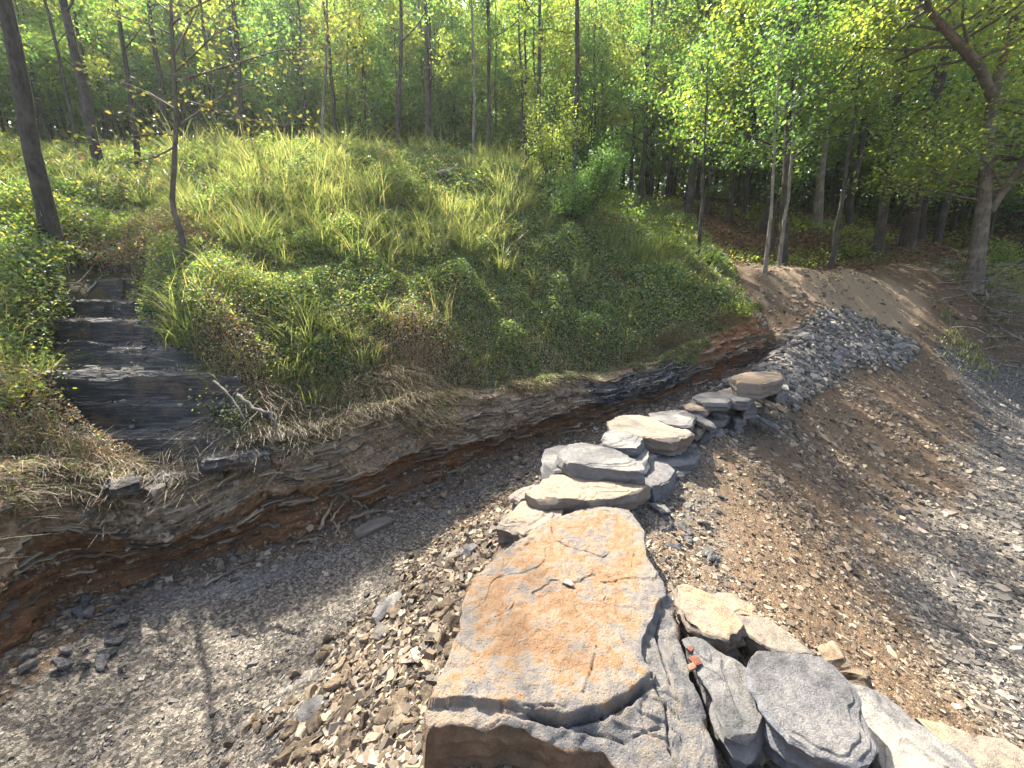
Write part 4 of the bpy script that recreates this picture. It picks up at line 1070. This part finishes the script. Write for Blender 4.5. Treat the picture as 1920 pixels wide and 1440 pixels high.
def build_litter():
    rg = np.random.default_rng(31)
    x, y = polar(160000, 9.5, 45, -60, 60, rg=rg)
    b, f, m = zones(x, y); k = rg.random(len(x)) < np.clip(f + b * (y > 13), 0, 1); x, y = x[k], y[k]
    z = Hf(x, y); kk = inframe(x, y, z, 40); x, y, z = x[kk], y[kk], z[kk]
    v, fc = leaf_mesh(np.stack([x, y, z + .015], -1), .06 * np.clip(np.hypot(x, y) / 11, 1, 3), rg, 1.2, .6)
    tag(link('leaf_litter', mesh_np('leaf_litter', v, [fc]), M['litter']), 'brown fallen leaves covering the forest floor', 'leaf litter', kind='stuff')
    x, y = polar(120000, 9.5, 40, -60, 60, rg=rg)
    b, f, m = zones(x, y); g = fbm(x * .5, y * .5, 90., 3)
    k = (f + b * (y > 13) > .5) & (g + rg.normal(0, .08, len(x)) > .16) & (y > 11.2); x, y = x[k], y[k]
    z = Hf(x, y) + rg.random(len(x)) * .25
    v, fc = leaf_mesh(np.stack([x, y, z], -1), .06 * np.clip(np.hypot(x, y) / 11, 1, 3), rg, .6, .6)
    tag(link('undergrowth', mesh_np('undergrowth', v, [fc]), M['leafy']), 'patches of low green plants on the forest floor', 'undergrowth', kind='stuff')
build_litter()
def clearing_grass():
    rg = np.random.default_rng(33); n = 9000
    x = rg.uniform(9, 16, n); y = rg.uniform(7, 12.5, n); z = Hf(x, y); u, v = proj(np.stack([x, y, z], -1))
    g = vnoise(x * 1.1, y * 1.1, 3.) + .5 * vnoise(x * 4, y * 4, 5.) + rg.normal(0, .2, n)
    k = (u > 1760) & (v < 720) & (g > .25); x, y, z = x[k], y[k], z[k]; n = len(x)
    vv, ff = blades(np.stack([x, y, z], -1).repeat(6, 0) + rg.normal(0, .05, (6 * n, 3)) * [1, 1, 0], rg.uniform(.06, .2, 6 * n), np.full(6 * n, .006), rg, 1.2)
    tag(link('clearing_grass', mesh_np('clearing_grass', vv, [ff]), M['grass']), 'short sunny grass along the right side of the clearing', 'grass', kind='stuff')
clearing_grass()

# ---------------------------------------------------------------- trees
def limb(p, d, L, r, rg, n=7, up=.25, wob=.12):
    pts = [np.array(p, float)]; d = np.array(d, float); d /= np.linalg.norm(d)
    for k in range(n):
        d = d + rg.normal(0, wob, 3) + np.array([0, 0, up * .12]); d /= np.linalg.norm(d)
        pts.append(pts[-1] + d * L / n)
    pts = np.array(pts)
    return pts, np.linspace(r, r * .25, n + 1)
def make_tree(seed, H, r0, cb, cr, nleaf, lsize, lean=(0, 0), fork=False, path=None, nl=12, cl=.3, flat=.6, leafmat='leaf', barkmat='bark', low=0.0, top=1.0):
    """returns trunk mesh, crown mesh; origin at the foot of the trunk"""
    rg = np.random.default_rng(seed)
    t = np.linspace(0, 1, 14)
    if path is None:
        wx = np.cumsum(rg.normal(0, .02, 14)) * H * .25; wy = np.cumsum(rg.normal(0, .02, 14)) * H * .25
        P = np.stack([wx - wx[0] + lean[0] * t * H, wy - wy[0] + lean[1] * t * H, t * H * .93], -1)
    else:
        pp = np.array(path, float); tt = np.linspace(0, 1, len(pp)); P = np.stack([np.interp(t, tt, pp[:, k]) for k in range(3)], -1)
        P[1:-1] += rg.normal(0, .012, (12, 3)) * np.array([1, 1, 0])
    R = r0 * (1 - .82 * t); R[0] *= 1.25; R[1] *= 1.04
    P[0, 2] -= .15
    A = Acc(); A.add(tube(P, R, 10))
    C = []
    def clumps(pts, m):
        for _ in range(m):
            k = rg.uniform(.35, 1) * (len(pts) - 1); i = min(int(k), len(pts) - 2)
            C.append(pts[i] + (pts[i + 1] - pts[i]) * (k - i))
    for k in range(nl):
        s = cb / H + (1 - cb / H) * (k + rg.uniform(0, .8)) / nl
        s = min(s, .97)
        i = min(int(s * 13), 12); b = P[i] + (P[i + 1] - P[i]) * (s * 13 - i)
        a = k * 2.4 + rg.uniform(-.5, .5); L = cr * (1.05 - .6 * max(0, (s - .5)) * 1.6) * rg.uniform(.7, 1.15)
        d = [math.cos(a), math.sin(a), rg.uniform(.05, .6) + .5 * s]
        pts, rad = limb(b, d, L, r0 * (.32 - .16 * s), rg)
        A.add(tube(pts, rad, 6)); clumps(pts, 4)
        for j in range(3):
            q = pts[rg.integers(2, 6)]; d2 = pts[-1] - pts[0]; d2 = d2 / np.linalg.norm(d2) + rg.normal(0, .6, 3)
            p2, r2 = limb(q, d2, L * .5, r0 * .08, rg, 4)
            A.add(tube(p2, r2, 4)); clumps(p2, 3)
    C = np.array(C)
    C = C[rg.permutation(len(C))]
    w = rg.uniform(.3, 1.5, len(C)); idx = rg.choice(len(C), nleaf, p=w / w.sum())
    off = rg.normal(0, 1, (nleaf, 3)) * np.array([cl, cl, cl * flat]) * rg.uniform(.5, 1.2, len(C))[idx][:, None]
    L = C[idx] + off
    L = L[(L[:, 2] > cb * .55)]
    v, f = leaf_mesh(L, lsize, rg, .5, .62)
    tm = A.mesh('trunk', True); tm.materials.append(M[barkmat])
    cm = mesh_np('crown', v, [f]); cm.materials.append(M[leafmat])
    return tm, cm
def place_tree(meshes, x, y, label, group, rz=None, sc=1.0, name='forest_tree', cat='tree', z=None):
    zz = float(Hf(np.array([x]), np.array([y]))[0]) if z is None else z
    t = empty(name, (x, y, zz - .03), rng.uniform(0, 6.28) if rz is None else rz)
    t.scale = (sc, sc, sc)
    tag(t, label, cat, group)
    a = link('trunk', meshes[0], None, t); b = link('crown', meshes[1], None, t)
    return t
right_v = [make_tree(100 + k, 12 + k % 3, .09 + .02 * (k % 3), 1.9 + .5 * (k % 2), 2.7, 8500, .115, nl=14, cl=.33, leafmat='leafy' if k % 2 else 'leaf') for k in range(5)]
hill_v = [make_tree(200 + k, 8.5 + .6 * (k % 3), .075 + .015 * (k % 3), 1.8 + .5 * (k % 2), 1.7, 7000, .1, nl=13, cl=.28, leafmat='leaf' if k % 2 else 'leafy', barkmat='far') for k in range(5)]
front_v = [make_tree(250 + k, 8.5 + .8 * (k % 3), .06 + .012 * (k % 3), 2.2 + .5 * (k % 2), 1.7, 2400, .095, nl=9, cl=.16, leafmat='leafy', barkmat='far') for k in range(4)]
thin_v = [make_tree(300 + k, 6.5 + k, .04 + .008 * k, 1.2, 1.2, 2400, .12, nl=10, cl=.33, barkmat='far') for k in range(4)]
far_v = [make_tree(400 + k, 14, .09, 1.0, 2.6, 9000, .2, nl=16, cl=.5, leafmat='leaf', barkmat='far') for k in range(4)]
# placed trees: photo foot (u, v), distance y, kind
def at(u, v, y):
    p = Wy(u, v, y); return p[0], p[1]
def own_tree(u, v, y, topuv, w, H, label, seed, **kw):
    """a tree drawn from its own foot and the direction its trunk takes"""
    x, yy = at(u, v, y); z = float(Hf(np.array([x]), np.array([yy]))[0])
    p1 = Wy(topuv[0], topuv[1], y * topuv[2] if len(topuv) > 2 else y)
    d = (p1 - np.array([x, yy, z])); d = d / d[2]
    path = [(0, 0, 0), tuple(d * H * .33 + np.array([.05, 0, 0])), tuple(d * H * .66), tuple(d * H * .95)]
    zc = y * CP - (z - CAMH) * SP
    ms = make_tree(seed, H, w * .8 / F * zc / 2, kw.pop('cb'), kw.pop('cr'), kw.pop('nleaf'), kw.pop('ls'), path=path, **kw)
    return place_tree(ms, x, yy, label, kw.get('group'), 0, 1, 'tree', z=z)
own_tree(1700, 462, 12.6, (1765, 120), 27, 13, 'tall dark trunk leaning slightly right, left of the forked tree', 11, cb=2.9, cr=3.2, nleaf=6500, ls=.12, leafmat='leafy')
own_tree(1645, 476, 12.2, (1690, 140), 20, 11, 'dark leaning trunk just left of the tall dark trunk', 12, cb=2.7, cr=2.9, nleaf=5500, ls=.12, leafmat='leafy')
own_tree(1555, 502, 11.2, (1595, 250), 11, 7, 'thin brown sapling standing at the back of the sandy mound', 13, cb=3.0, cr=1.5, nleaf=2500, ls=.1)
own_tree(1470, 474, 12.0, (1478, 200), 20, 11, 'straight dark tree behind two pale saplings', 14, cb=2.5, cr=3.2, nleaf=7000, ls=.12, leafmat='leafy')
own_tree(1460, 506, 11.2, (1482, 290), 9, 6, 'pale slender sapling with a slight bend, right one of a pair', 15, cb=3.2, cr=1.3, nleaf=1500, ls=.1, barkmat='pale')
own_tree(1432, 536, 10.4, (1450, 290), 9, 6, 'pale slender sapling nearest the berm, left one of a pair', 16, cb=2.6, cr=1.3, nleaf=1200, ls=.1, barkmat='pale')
own_tree(1308, 492, 11.6, (1318, 300), 9, 5.5, 'short dark sapling at the edge of the forest floor', 17, cb=2.2, cr=1.2, nleaf=2000, ls=.1)
own_tree(1531, 425, 16, (1545, 250), 20, 11, 'stout pale trunk set back in the right forest', 18, cb=3.6, cr=2.6, nleaf=7000, ls=.14, barkmat='pale')
own_tree(1372, 412, 17, (1380, 200), 9, 9, 'thin dark tree in the gap beyond the shrub', 19, cb=3.2, cr=1.8, nleaf=3500, ls=.13)
own_tree(1078, 345, 14, (1080, 60), 14, 13, 'tall straight black trunk behind the leafy shrub at the hill top', 20, cb=5.5, cr=2.2, nleaf=1900, ls=.12, cl=.17)
own_tree(915, 305, 13.5, (914, 100), 11, 11, 'dark slim tree on the hill crest near the middle', 21, cb=3.4, cr=2.0, nleaf=1600, ls=.11, cl=.17)
own_tree(888, 292, 13, (886, 150), 7, 7, 'very thin pale trunk beside the slim crest tree', 22, cb=2.8, cr=1.2, nleaf=2000, ls=.1, barkmat='pale', cl=.17)
own_tree(745, 275, 13.5, (748, 100), 11, 10, 'slim tree on the hill crest left of the middle', 23, cb=2.8, cr=1.9, nleaf=1500, ls=.11, cl=.17)
own_tree(600, 278, 12.2, (608, 110), 8, 6, 'small pale-stemmed sapling with yellow leaves at the hill top', 24, cb=1.6, cr=1.5, nleaf=1400, ls=.1, leafmat='yleaf', barkmat='pale')
own_tree(95, 442, 6.0, (12, 60), 34, 9, 'thick dark trunk leaning left beside the top of the shale steps', 25, cb=3.6, cr=2.2, nleaf=1500, ls=.09)
own_tree(188, 300, 10.5, (118, 20), 19, 11, 'tall dark tree leaning left behind the thick dark trunk', 26, cb=3.0, cr=2.2, nleaf=1500, ls=.1)
own_tree(258, 305, 11, (225, 60), 11, 9, 'slim grey tree right of the leaning dark tree', 27, cb=2.6, cr=1.8, nleaf=1300, ls=.1)
own_tree(150, 290, 12.5, (92, 40), 8, 9, 'thin tree between two dark leaning trees on the left', 28, cb=2.6, cr=1.7, nleaf=3500, ls=.1)
own_tree(455, 285, 13, (440, 60), 13, 10, 'grey trunk at the hill top behind the bent sapling', 29, cb=2.6, cr=2.0, nleaf=1400, ls=.11)
# the forked tree at the right
def forked():
    u, v, y = 1822, 538, 10.2
    x, yy = at(u, v, y); z = float(Hf(np.array([x]), np.array([yy]))[0]); o = np.array([x, yy, z])
    rg = np.random.default_rng(77)
    def W(u, v, f=1.0): return Wy(u, v, y * f) - o
    A = Acc(); P = np.array([(0, 0, -.15), W(1832, 480), W(1845, 380), W(1850, 300), W(1862, 180), W(1885, 90), W(1905, 20, .98), W(1915, -60, .97)])
    A.add(tube(P, [.23, .155, .135, .115, .1, .085, .07, .045], 12))
    Q = np.array([W(1856, 395), W(1875, 365, .99), W(1900, 330, .98), W(1950, 250, .97), W(2000, 150, .96)]); A.add(tube(Q, [.085, .085, .075, .06, .045], 10))
    Q2 = np.array([W(1862, 180), W(1835, 120, .97), W(1790, 70, .94), W(1745, 20, .92), W(1700, -60, .9)]); A.add(tube(Q2, [.1, .09, .08, .06, .04], 8))
    C = []
    for base_, ax in ((P, 5), (Q, 2), (Q2, 2)):
        for k in range(16):
            i = rg.uniform(max(ax - 3, 1), len(base_) - 1.01); b = base_[int(i)] + (base_[int(i) + 1] - base_[int(i)]) * (i - int(i))
            a = rg.uniform(0, 6.28); pts, rad = limb(b, [math.cos(a), math.sin(a), .25], rg.uniform(1.2, 2.6), .035, rg)
            A.add(tube(pts, rad, 5)); C += [pts[-1], pts[-2], pts[-3], pts[4], (pts[-1] + pts[-2]) / 2]
    C = np.array(C); idx = rg.integers(0, len(C), 19000)
    L = C[idx] + rg.normal(0, 1, (19000, 3)) * np.array([.38, .38, .22])
    L = L[L[:, 2] > 1.9]
    v_, f_ = leaf_mesh(L, .1, rg, .5, .6)
    tm = A.mesh('trunk', True); tm.materials.append(M['mid']); cm = mesh_np('crown', v_, [f_]); cm.materials.append(M['leafy'])
    place_tree((tm, cm), x, yy, 'pale barked forked tree at the right edge of the clearing', None, 0, 1, 'tree', z=z)
forked()
# the bent sapling with big yellow leaves in front of the hill
def bent():
    y = 5.6; p = Wy(347, 475, y); z = float(Hf(np.array([p[0]]), np.array([p[1]]))[0]); o = np.array([p[0], p[1], z]); rg = np.random.default_rng(78)
    def W(u, v, f=1.0): return Wy(u, v, y * f) - o
    A = Acc(); P = np.array([(0, 0, -.1), W(338, 430), W(326, 395), W(322, 370), W(326, 300), W(330, 220), W(326, 130), W(322, 60), W(318, -40), W(310, -160)])
    A.add(tube(P, [.042, .036, .034, .031, .028, .025, .022, .019, .015, .01], 10))
    C = []
    br = [[(329, 250), (300, 245), (250, 250), (190, 262), (120, 262)], [(328, 235), (380, 200), (430, 165), (490, 150), (545, 135)], [(326, 130), (360, 100), (400, 60), (440, 40)],
          [(322, 60), (280, 40), (240, 30), (200, 10)], [(324, 100), (350, 50), (370, 10), (385, -50)], [(328, 200), (280, 170), (230, 150), (170, 140)], [(327, 180), (370, 190), (450, 215), (520, 230), (600, 225)],
          [(322, 40), (360, 10), (420, -20), (480, -30)], [(320, 20), (270, -20), (220, -60)], [(328, 270), (290, 290), (240, 300)], [(326, 150), (420, 120), (520, 90), (590, 85)]]
    for b in br:
        f = 1 + rg.uniform(-.14, .1)
        pts = np.array([W(u, v, 1 + (f - 1) * k / len(b)) for k, (u, v) in enumerate(b)])
        A.add(tube(pts, np.linspace(.013, .004, len(pts)), 5))
        for k in range(len(pts) - 1):
            for q in range(3):
                s = pts[k] + (pts[k + 1] - pts[k]) * rg.random()
                if k > 0: C.append(s)
                t2, r2 = limb(s, rg.normal(0, 1, 3) + (pts[-1] - pts[0]), rg.uniform(.15, .4), .004, rg, 4)
                A.add(tube(t2, r2, 3)); C += [t2[-1], t2[-2]]
    C = np.array(C); n = 760; idx = rg.integers(0, len(C), n)
    L = C[idx] + rg.normal(0, .07, (n, 3))
    v_, f_ = leaf_mesh(L, .062, rg, 1.0, .6)
    tm = A.mesh('trunk', True); tm.materials.append(M['mid']); cm = mesh_np('crown', v_, [f_]); cm.materials.append(M['yleaf'])
    place_tree((tm, cm), p[0], p[1], 'thin bent sapling with sparse yellowing leaves at the head of the weedy hump', None, 0, 1, 'sapling', z=z)
bent()
# forests, every tree its own
def clear_of(x, y, pts, d):
    return all((x - a) ** 2 + (y - b) ** 2 > d * d for a, b in pts)
used = []
def scatter(n, test, meshes, label, group, dmin, box, name, sc=(.85, 1.2)):
    k = 0; tries = 0
    while k < n and tries < 9000:
        tries += 1
        x = rng.uniform(*box[:2]); y = rng.uniform(*box[2:])
        if not test(x, y) or not clear_of(x, y, used, dmin): continue
        used.append((x, y)); k += 1
        place_tree(meshes[rng.integers(len(meshes))], x, y, label, group, None, rng.uniform(*sc), name)
def az(x, y): return math.degrees(math.atan2(x, y))
scatter(50, lambda x, y: y > 14.4 + max(0, 8 - x) * .35 and x > 3.5 and az(x, y) < 62, right_v, 'leafy tree in the dense forest beyond the clearing on the right', 'trees of the right forest', 1.5, (3, 34, 13, 27), 'forest_tree')
scatter(10, lambda x, y: az(x, y) > -58, front_v, 'slender tree with an open crown just behind the crest of the grassy hill', 'open crowned trees on the hill crest', 1.3, (-16, 3.6, 13.2, 16.5), 'crest_tree')
scatter(52, lambda x, y: az(x, y) > -62, hill_v, 'slim tree in the wood behind the crest of the grassy hill', 'trees behind the hill crest', 1.4, (-28, 3.6, 18.8, 28), 'hill_tree', (.8, 1.08))
scatter(40, lambda x, y: y > 13.0 + max(0, 8 - x) * .3 and 4 < az(x, y) < 60, thin_v, 'thin dark young tree among the taller trunks on the right', 'thin young trees on the right', .8, (3, 30, 13, 26), 'young_tree')
scatter(66, lambda x, y: -60 < az(x, y) < 4, thin_v, 'thin dark young tree deep in the hilltop wood', 'thin young trees on the hilltop', .8, (-24, 3, 17, 26), 'young_tree')
scatter(75, lambda x, y: abs(az(x, y)) < 58, far_v, 'distant forest tree closing the view between nearer trunks', 'distant forest trees', 2.2, (-44, 52, 27, 42), 'distant_tree')
cts = sorted([o for o in COL.objects if o.name.startswith('crest_tree')], key=lambda o: proj(np.array(o.location))[0])
for o, w_ in zip(cts, ('leftmost', 'second from the left', 'third from the left', 'fourth from the left', 'fifth from the left', 'fifth from the right', 'fourth from the right', 'third from the right', 'second from the right', 'rightmost')):
    o['label'] = 'open crowned slender tree on the grassy hill crest, ' + w_
def build_wood():
    rg = np.random.default_rng(41); n = 150000
    a = np.radians(rg.uniform(-66, 66, n)); r = rg.uniform(42, 62, n)
    x = r * np.sin(a); y = r * np.cos(a)
    hh = rg.random(n) ** .8 * (15 + 3 * vnoise(x * .25, y * .25, 0.))
    g = fbm(x * .4, y * .4, hh * .4, 3) + rg.normal(0, .2, n) > -.2
    x, y, hh = x[g], y[g], hh[g]
    v, f = leaf_mesh(np.stack([x, y, H0(x, y) + hh], -1), .42, rg, .4, .7)
    n = 70000; a = np.radians(rg.uniform(-64, 64, n)); r = rg.uniform(29, 46, n); x = r * np.sin(a); y = r * np.cos(a)
    hh = rg.random(n) * (2.2 + 3.0 * (vnoise(x * .3, y * .3, 7.) + .4).clip(0, 1)); gk = vnoise(x * .5, y * .5, 9.) > -.35
    v2, f2 = leaf_mesh(np.stack([x, y, H0(x, y) + hh], -1)[gk], .26, rg, .4, .7)
    v = np.vstack([v, v2]); f = np.vstack([f, f2 + len(v) - len(v2)])
    tag(link('woodland', mesh_np('woodland', v, [f]), M['leaf']), 'far mass of forest foliage closing the view behind all the trees', 'woodland', kind='stuff')
    A = Acc()
    for k in range(260):
        a = math.radians(rg.uniform(-64, 64)); r = rg.uniform(40, 60); x, y = r * math.sin(a), r * math.cos(a); z = float(H0(x, y))
        A.add(tube(np.array([[x, y, z - .3], [x + rg.normal(0, .2), y, z + 5], [x + rg.normal(0, .5), y, z + 12]]), [.16, .12, .05], 6))
    tag(link('far_trunks', A.mesh('far_trunks', True), M['far']), 'dense far tree trunks merging behind the forest', 'woodland', kind='stuff')
build_wood()

# shrubs
def shrub(u, v, y, w, h, n, mat, label, seed, ls=.06, name='shrub'):
    p = Wy(u, v, y); z = float(Hf(np.array([p[0]]), np.array([p[1]]))[0]); rg = np.random.default_rng(seed)
    A = Acc(); C = []
    for k in range(9):
        a = rg.uniform(0, 6.28); pts, rad = limb((0, 0, -.05), [math.cos(a) * w / h * .8, math.sin(a) * w / h * .8, 1], h * rg.uniform(.6, 1), .02, rg, 6)
        A.add(tube(pts, rad, 5)); C += list(pts[2:])
        for j in range(3):
            p2, r2 = limb(pts[rg.integers(2, 6)], rg.normal(0, 1, 3) + [0, 0, .6], w * .5, .008, rg, 4); A.add(tube(p2, r2, 3)); C += list(p2[1:])
    C = np.array(C); idx = rg.integers(0, len(C), n); s = w * .13
    L = C[idx] + rg.normal(0, 1, (n, 3)) * s; L = L[L[:, 2] > .03]
    v_, f_ = leaf_mesh(L, ls, rg, .5, .6)
    t = empty(name, (p[0], p[1], z)); tag(t, label, 'shrub')
    sm = A.mesh('stems', True); link('stems', sm, M['bark'], t); link('foliage', mesh_np('foliage', v_, [f_]), M[mat], t)
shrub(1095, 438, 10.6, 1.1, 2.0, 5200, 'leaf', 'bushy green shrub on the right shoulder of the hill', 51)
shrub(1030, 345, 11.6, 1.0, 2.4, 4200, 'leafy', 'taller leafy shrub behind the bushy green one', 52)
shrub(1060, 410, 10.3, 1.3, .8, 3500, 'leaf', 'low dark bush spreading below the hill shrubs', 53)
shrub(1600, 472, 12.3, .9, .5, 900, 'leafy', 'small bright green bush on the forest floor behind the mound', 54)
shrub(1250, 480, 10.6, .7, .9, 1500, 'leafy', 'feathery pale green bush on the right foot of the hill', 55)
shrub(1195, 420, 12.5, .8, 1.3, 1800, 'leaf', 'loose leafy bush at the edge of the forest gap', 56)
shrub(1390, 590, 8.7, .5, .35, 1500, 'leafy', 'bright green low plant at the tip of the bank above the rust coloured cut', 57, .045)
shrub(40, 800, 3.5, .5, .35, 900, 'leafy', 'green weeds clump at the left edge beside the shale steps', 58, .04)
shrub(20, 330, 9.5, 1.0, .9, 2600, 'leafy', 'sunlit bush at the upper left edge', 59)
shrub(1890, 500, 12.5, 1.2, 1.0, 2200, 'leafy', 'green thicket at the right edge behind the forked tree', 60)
shrub(450, 800, 4.0, .45, .5, 900, 'weed', 'vine covered clump above the exposed roots', 61, .035)
shrub(1330, 500, 11.2, .5, .7, 700, 'leaf', 'small cedar-like bush beside the short dark sapling', 62)

# tall feathery weeds standing out of the grass
def tall_weed(u, v, y, h, label, seed, n=16):
    p = Wy(u, v, y); z = float(Hf(np.array([p[0]]), np.array([p[1]]))[0]); rg = np.random.default_rng(seed)
    A = Acc(); C = []
    for k in range(n):
        a = rg.uniform(0, 6.28); q = rg.normal(0, .12, 2)
        pts, rad = limb((q[0], q[1], 0), [math.cos(a) * .3, math.sin(a) * .3, 1], h * rg.uniform(.6, 1.05), .005, rg, 6, 0, .1); A.add(tube(pts, rad, 4))
        for j in range(1, 7):
            C += [pts[j] + rg.normal(0, .03, 3) * (1.2 - j / 7) for _ in range(14)]
    v_, f_ = leaf_mesh(np.array(C), .05, rg, .2, .3)
    t = empty('tall_weed', (p[0], p[1], z)); tag(t, label, 'weed')
    link('stems', A.mesh('stems'), M['grass'], t); link('leaves', mesh_np('leaves', v_, [f_]), M['grass'], t)
tall_weed(820, 480, 7.6, .75, 'tall bright yellow green weed standing alone on the middle of the bank', 71)
tall_weed(560, 380, 8.2, .9, 'tallest feathery yellow weed near the top of the sunny bank', 72)
tall_weed(490, 400, 7.8, .7, 'feathery yellow weed left of the tallest one', 73)
tall_weed(735, 330, 10, .6, 'small pale weed high on the slope', 74)
tall_weed(540, 660, 4.9, .45, 'yellow green goldenrod low on the weedy hump', 75, 10)
tall_weed(1075, 500, 8.6, .5, 'tuft of pale grass-like weed right of centre on the bank', 76)
tall_weed(470, 340, 9.6, .7, 'pale weed at the back of the sunny grass', 77)

# ---------------------------------------------------------------- sticks, roots, wood splinters, brush
def stick(name, uvs, r, mat, label, cat, group=None, lift=.02, ys=None, ns=6):
    P = []
    for k, q in enumerate(uvs):
        p = hit(q[0], q[1]) if len(q) == 2 else Wy(*q)
        P.append(p + np.array([0, 0, lift + (0 if len(q) > 2 else (k % 2) * r)]))
    P = np.array(P); t = np.linspace(0, 1, len(P)); tt = np.linspace(0, 1, 3 * len(P)); P = np.stack([np.interp(tt, t, P[:, k]) for k in range(3)], -1)
    P += np.random.default_rng(len(uvs) + int(uvs[0][0])).normal(0, r * .4, P.shape)
    c = P.mean(0); v, f = tube(P - c, np.linspace(r, r * .45, len(P)), ns)
    o = link(name, mesh_np(name, v, [f], None, True), mat); o.location = c
    return tag(o, label, cat, group)
stick('stick', [(385, 1103), (415, 1085), (445, 1070), (480, 1060)], .014, M['pale'], 'pale thin branch lying at the foot of the cut bank', 'stick')
stick('root', [(440, 738, 3.85), (455, 745, 3.8), (475, 765, 3.75), (508, 775, 3.7), (518, 800, 3.66), (520, 815, 3.64)], .022, M['pale'], 'thick pale root hanging over the lip', 'root', 'roots over the lip', 0)
stick('root', [(400, 715, 3.9), (425, 735, 3.8), (450, 770, 3.72), (470, 800, 3.66)], .015, M['pale'], 'thinner curving root left of the thick pale root', 'root', 'roots over the lip', 0)
stick('root', [(535, 850, 3.6), (530, 880, 3.56), (505, 900, 3.55), (500, 912, 3.55)], .006, M['pale'], 'wiry root dangling down the cut bank', 'root', 'roots over the lip', 0)
stick('stick', [(165, 555), (190, 530), (205, 520)], .014, M['pale'], 'bare twig lying at the head of the shale steps', 'stick', None, .05)
stick('stick', [(105, 560), (120, 545), (150, 540), (180, 505)], .012, M['pale'], 'crooked bare twig crossing the top of the shale steps', 'stick', None, .06)
stick('log', [(820, 338), (845, 335), (858, 322)], .06, M['pale'], 'short broken log on the upper slope', 'log', None, .12)
sp = [((600, 1000), (640, 930)), ((620, 985), (655, 945)), ((640, 935), (690, 962)), ((610, 955), (640, 1010)), ((655, 980), (720, 962)), ((560, 1022), (605, 1018)), ((590, 975), (625, 960)), ((630, 1005), (650, 975))]
for k, (a, b) in enumerate(sp):
    stick('wood_splinter', [a, ((a[0] + b[0]) / 2, (a[1] + b[1]) / 2), b], .018 if k % 2 else .026, M['wood'], 'splintered slat of rock or wood in the jumble at the foot of the bank', 'splinter', 'splinters at the foot of the bank', .04, ns=4)
# brush pile at the right
rg9 = np.random.default_rng(9)
def brush():
    c = hit(1860, 590); A = Acc()
    for k in range(150):
        a = rg9.uniform(0, 6.28); q = rg9.normal(0, .5, 2); z = float(Hf(np.array([c[0] + q[0]]), np.array([c[1] + q[1]]))[0]) - c[2]
        pts, rad = limb((q[0], q[1], z + rg9.uniform(0, .4)), [math.cos(a), math.sin(a), rg9.uniform(-.1, .4)], rg9.uniform(.5, 1.4), rg9.uniform(.008, .024), rg9, 6, -.4, .2)
        A.add(tube(pts, rad, 4))
    o = link('brush_pile', A.mesh('brush_pile'), M['pale']); o.location = c
    tag(o, 'tangle of dead bare branches below the forked tree at the right', 'brush pile')
    A = Acc(); c = hit(1170, 395)
    for k in range(26):
        a = rg9.uniform(0, 6.28); q = rg9.normal(0, .4, 2)
        pts, rad = limb((q[0], q[1], rg9.uniform(0, .15)), [math.cos(a), math.sin(a), .2], rg9.uniform(.4, 1), .014, rg9, 5, -.3, .2); A.add(tube(pts, rad, 4))
    o = link('fallen_branches', A.mesh('fallen_branches'), M['pale']); o.location = c
    tag(o, 'fallen bare branches at the edge of the forest floor right of the hill shrub', 'branches')
brush()
# leaf and red shards lying on the great slab
def small_flat(name, px, h, mat, label, cat, th=.006, tilt=(0, 0)):
    v, f, sa, loc = rock_mesh(name, plane_pts(px, h, *tilt), th, n=26, R=3, Sd=2, seed=px[0][0] * .01, amp=.004, rough=.004, taper=.2, bev=.002, terr=0)
    o = link(name, mesh_np(name, v, f, {'side': sa}), mat); o.location = loc; tag(o, label, cat)
def top_at(u, v):
    dg = bpy.context.evaluated_depsgraph_get(); d = Vector(ray(u, v)).normalized()
    ok, loc, *_ = S.ray_cast(dg, Vector(CAM), d); return loc.z
h_ = top_at(1066, 1090)
small_flat('dry_leaf', [(1056, 1090), (1062, 1084), (1070, 1086), (1077, 1094), (1072, 1097), (1060, 1093)], h_ + .012, M['pile'], 'small pale leaf-like flake lying on the rusty top of the huge boulder', 'flake')
h_ = top_at(1300, 1240)
for k, (px, lab) in enumerate([([(1288, 1232), (1300, 1226), (1312, 1232), (1318, 1244), (1304, 1248)], 'largest red brown shard on the right flank of the huge boulder'),
                               ([(1286, 1214), (1296, 1208), (1303, 1214), (1296, 1222)], 'small orange shard at the top of the little red heap'),
                               ([(1288, 1246), (1300, 1240), (1306, 1250), (1294, 1256)], 'lowest red shard of the little heap')]):
    small_flat('red_shard', px, h_ + .02 + .012 * k, M['red'] if 'red' in M else M['tan'], lab, 'shard', .012)

# ---------------------------------------------------------------- morning air
def build_haze():
    x0, x1, y0, y1, z0, z1 = -160, 160, -125, 165, -8, 45
    v = [(x, y, z) for z in (z0, z1) for x, y in ((x0, y0), (x1, y0), (x1, y1), (x0, y1))]
    me = bpy.data.meshes.new('haze'); me.from_pydata(v, [], [(3, 2, 1, 0), (4, 5, 6, 7), (0, 1, 5, 4), (1, 2, 6, 5), (2, 3, 7, 6), (3, 0, 4, 7)]); me.update()
    m = bpy.data.materials.new('haze'); m.use_nodes = True; t = m.node_tree; t.nodes.remove(t.nodes['Principled BSDF'])
    p = t.nodes.new('ShaderNodeVolumePrincipled'); p.inputs['Color'].default_value = (.9, .95, 1, 1); p.inputs['Density'].default_value = .0008; p.inputs['Anisotropy'].default_value = .5
    t.links.new(p.outputs[0], t.nodes['Material Output'].inputs['Volume'])
    me.materials.append(m); o = bpy.data.objects.new('haze', me); COL.objects.link(o); tag(o, 'thin bright morning haze among the trees', 'haze', kind='stuff')
build_haze()
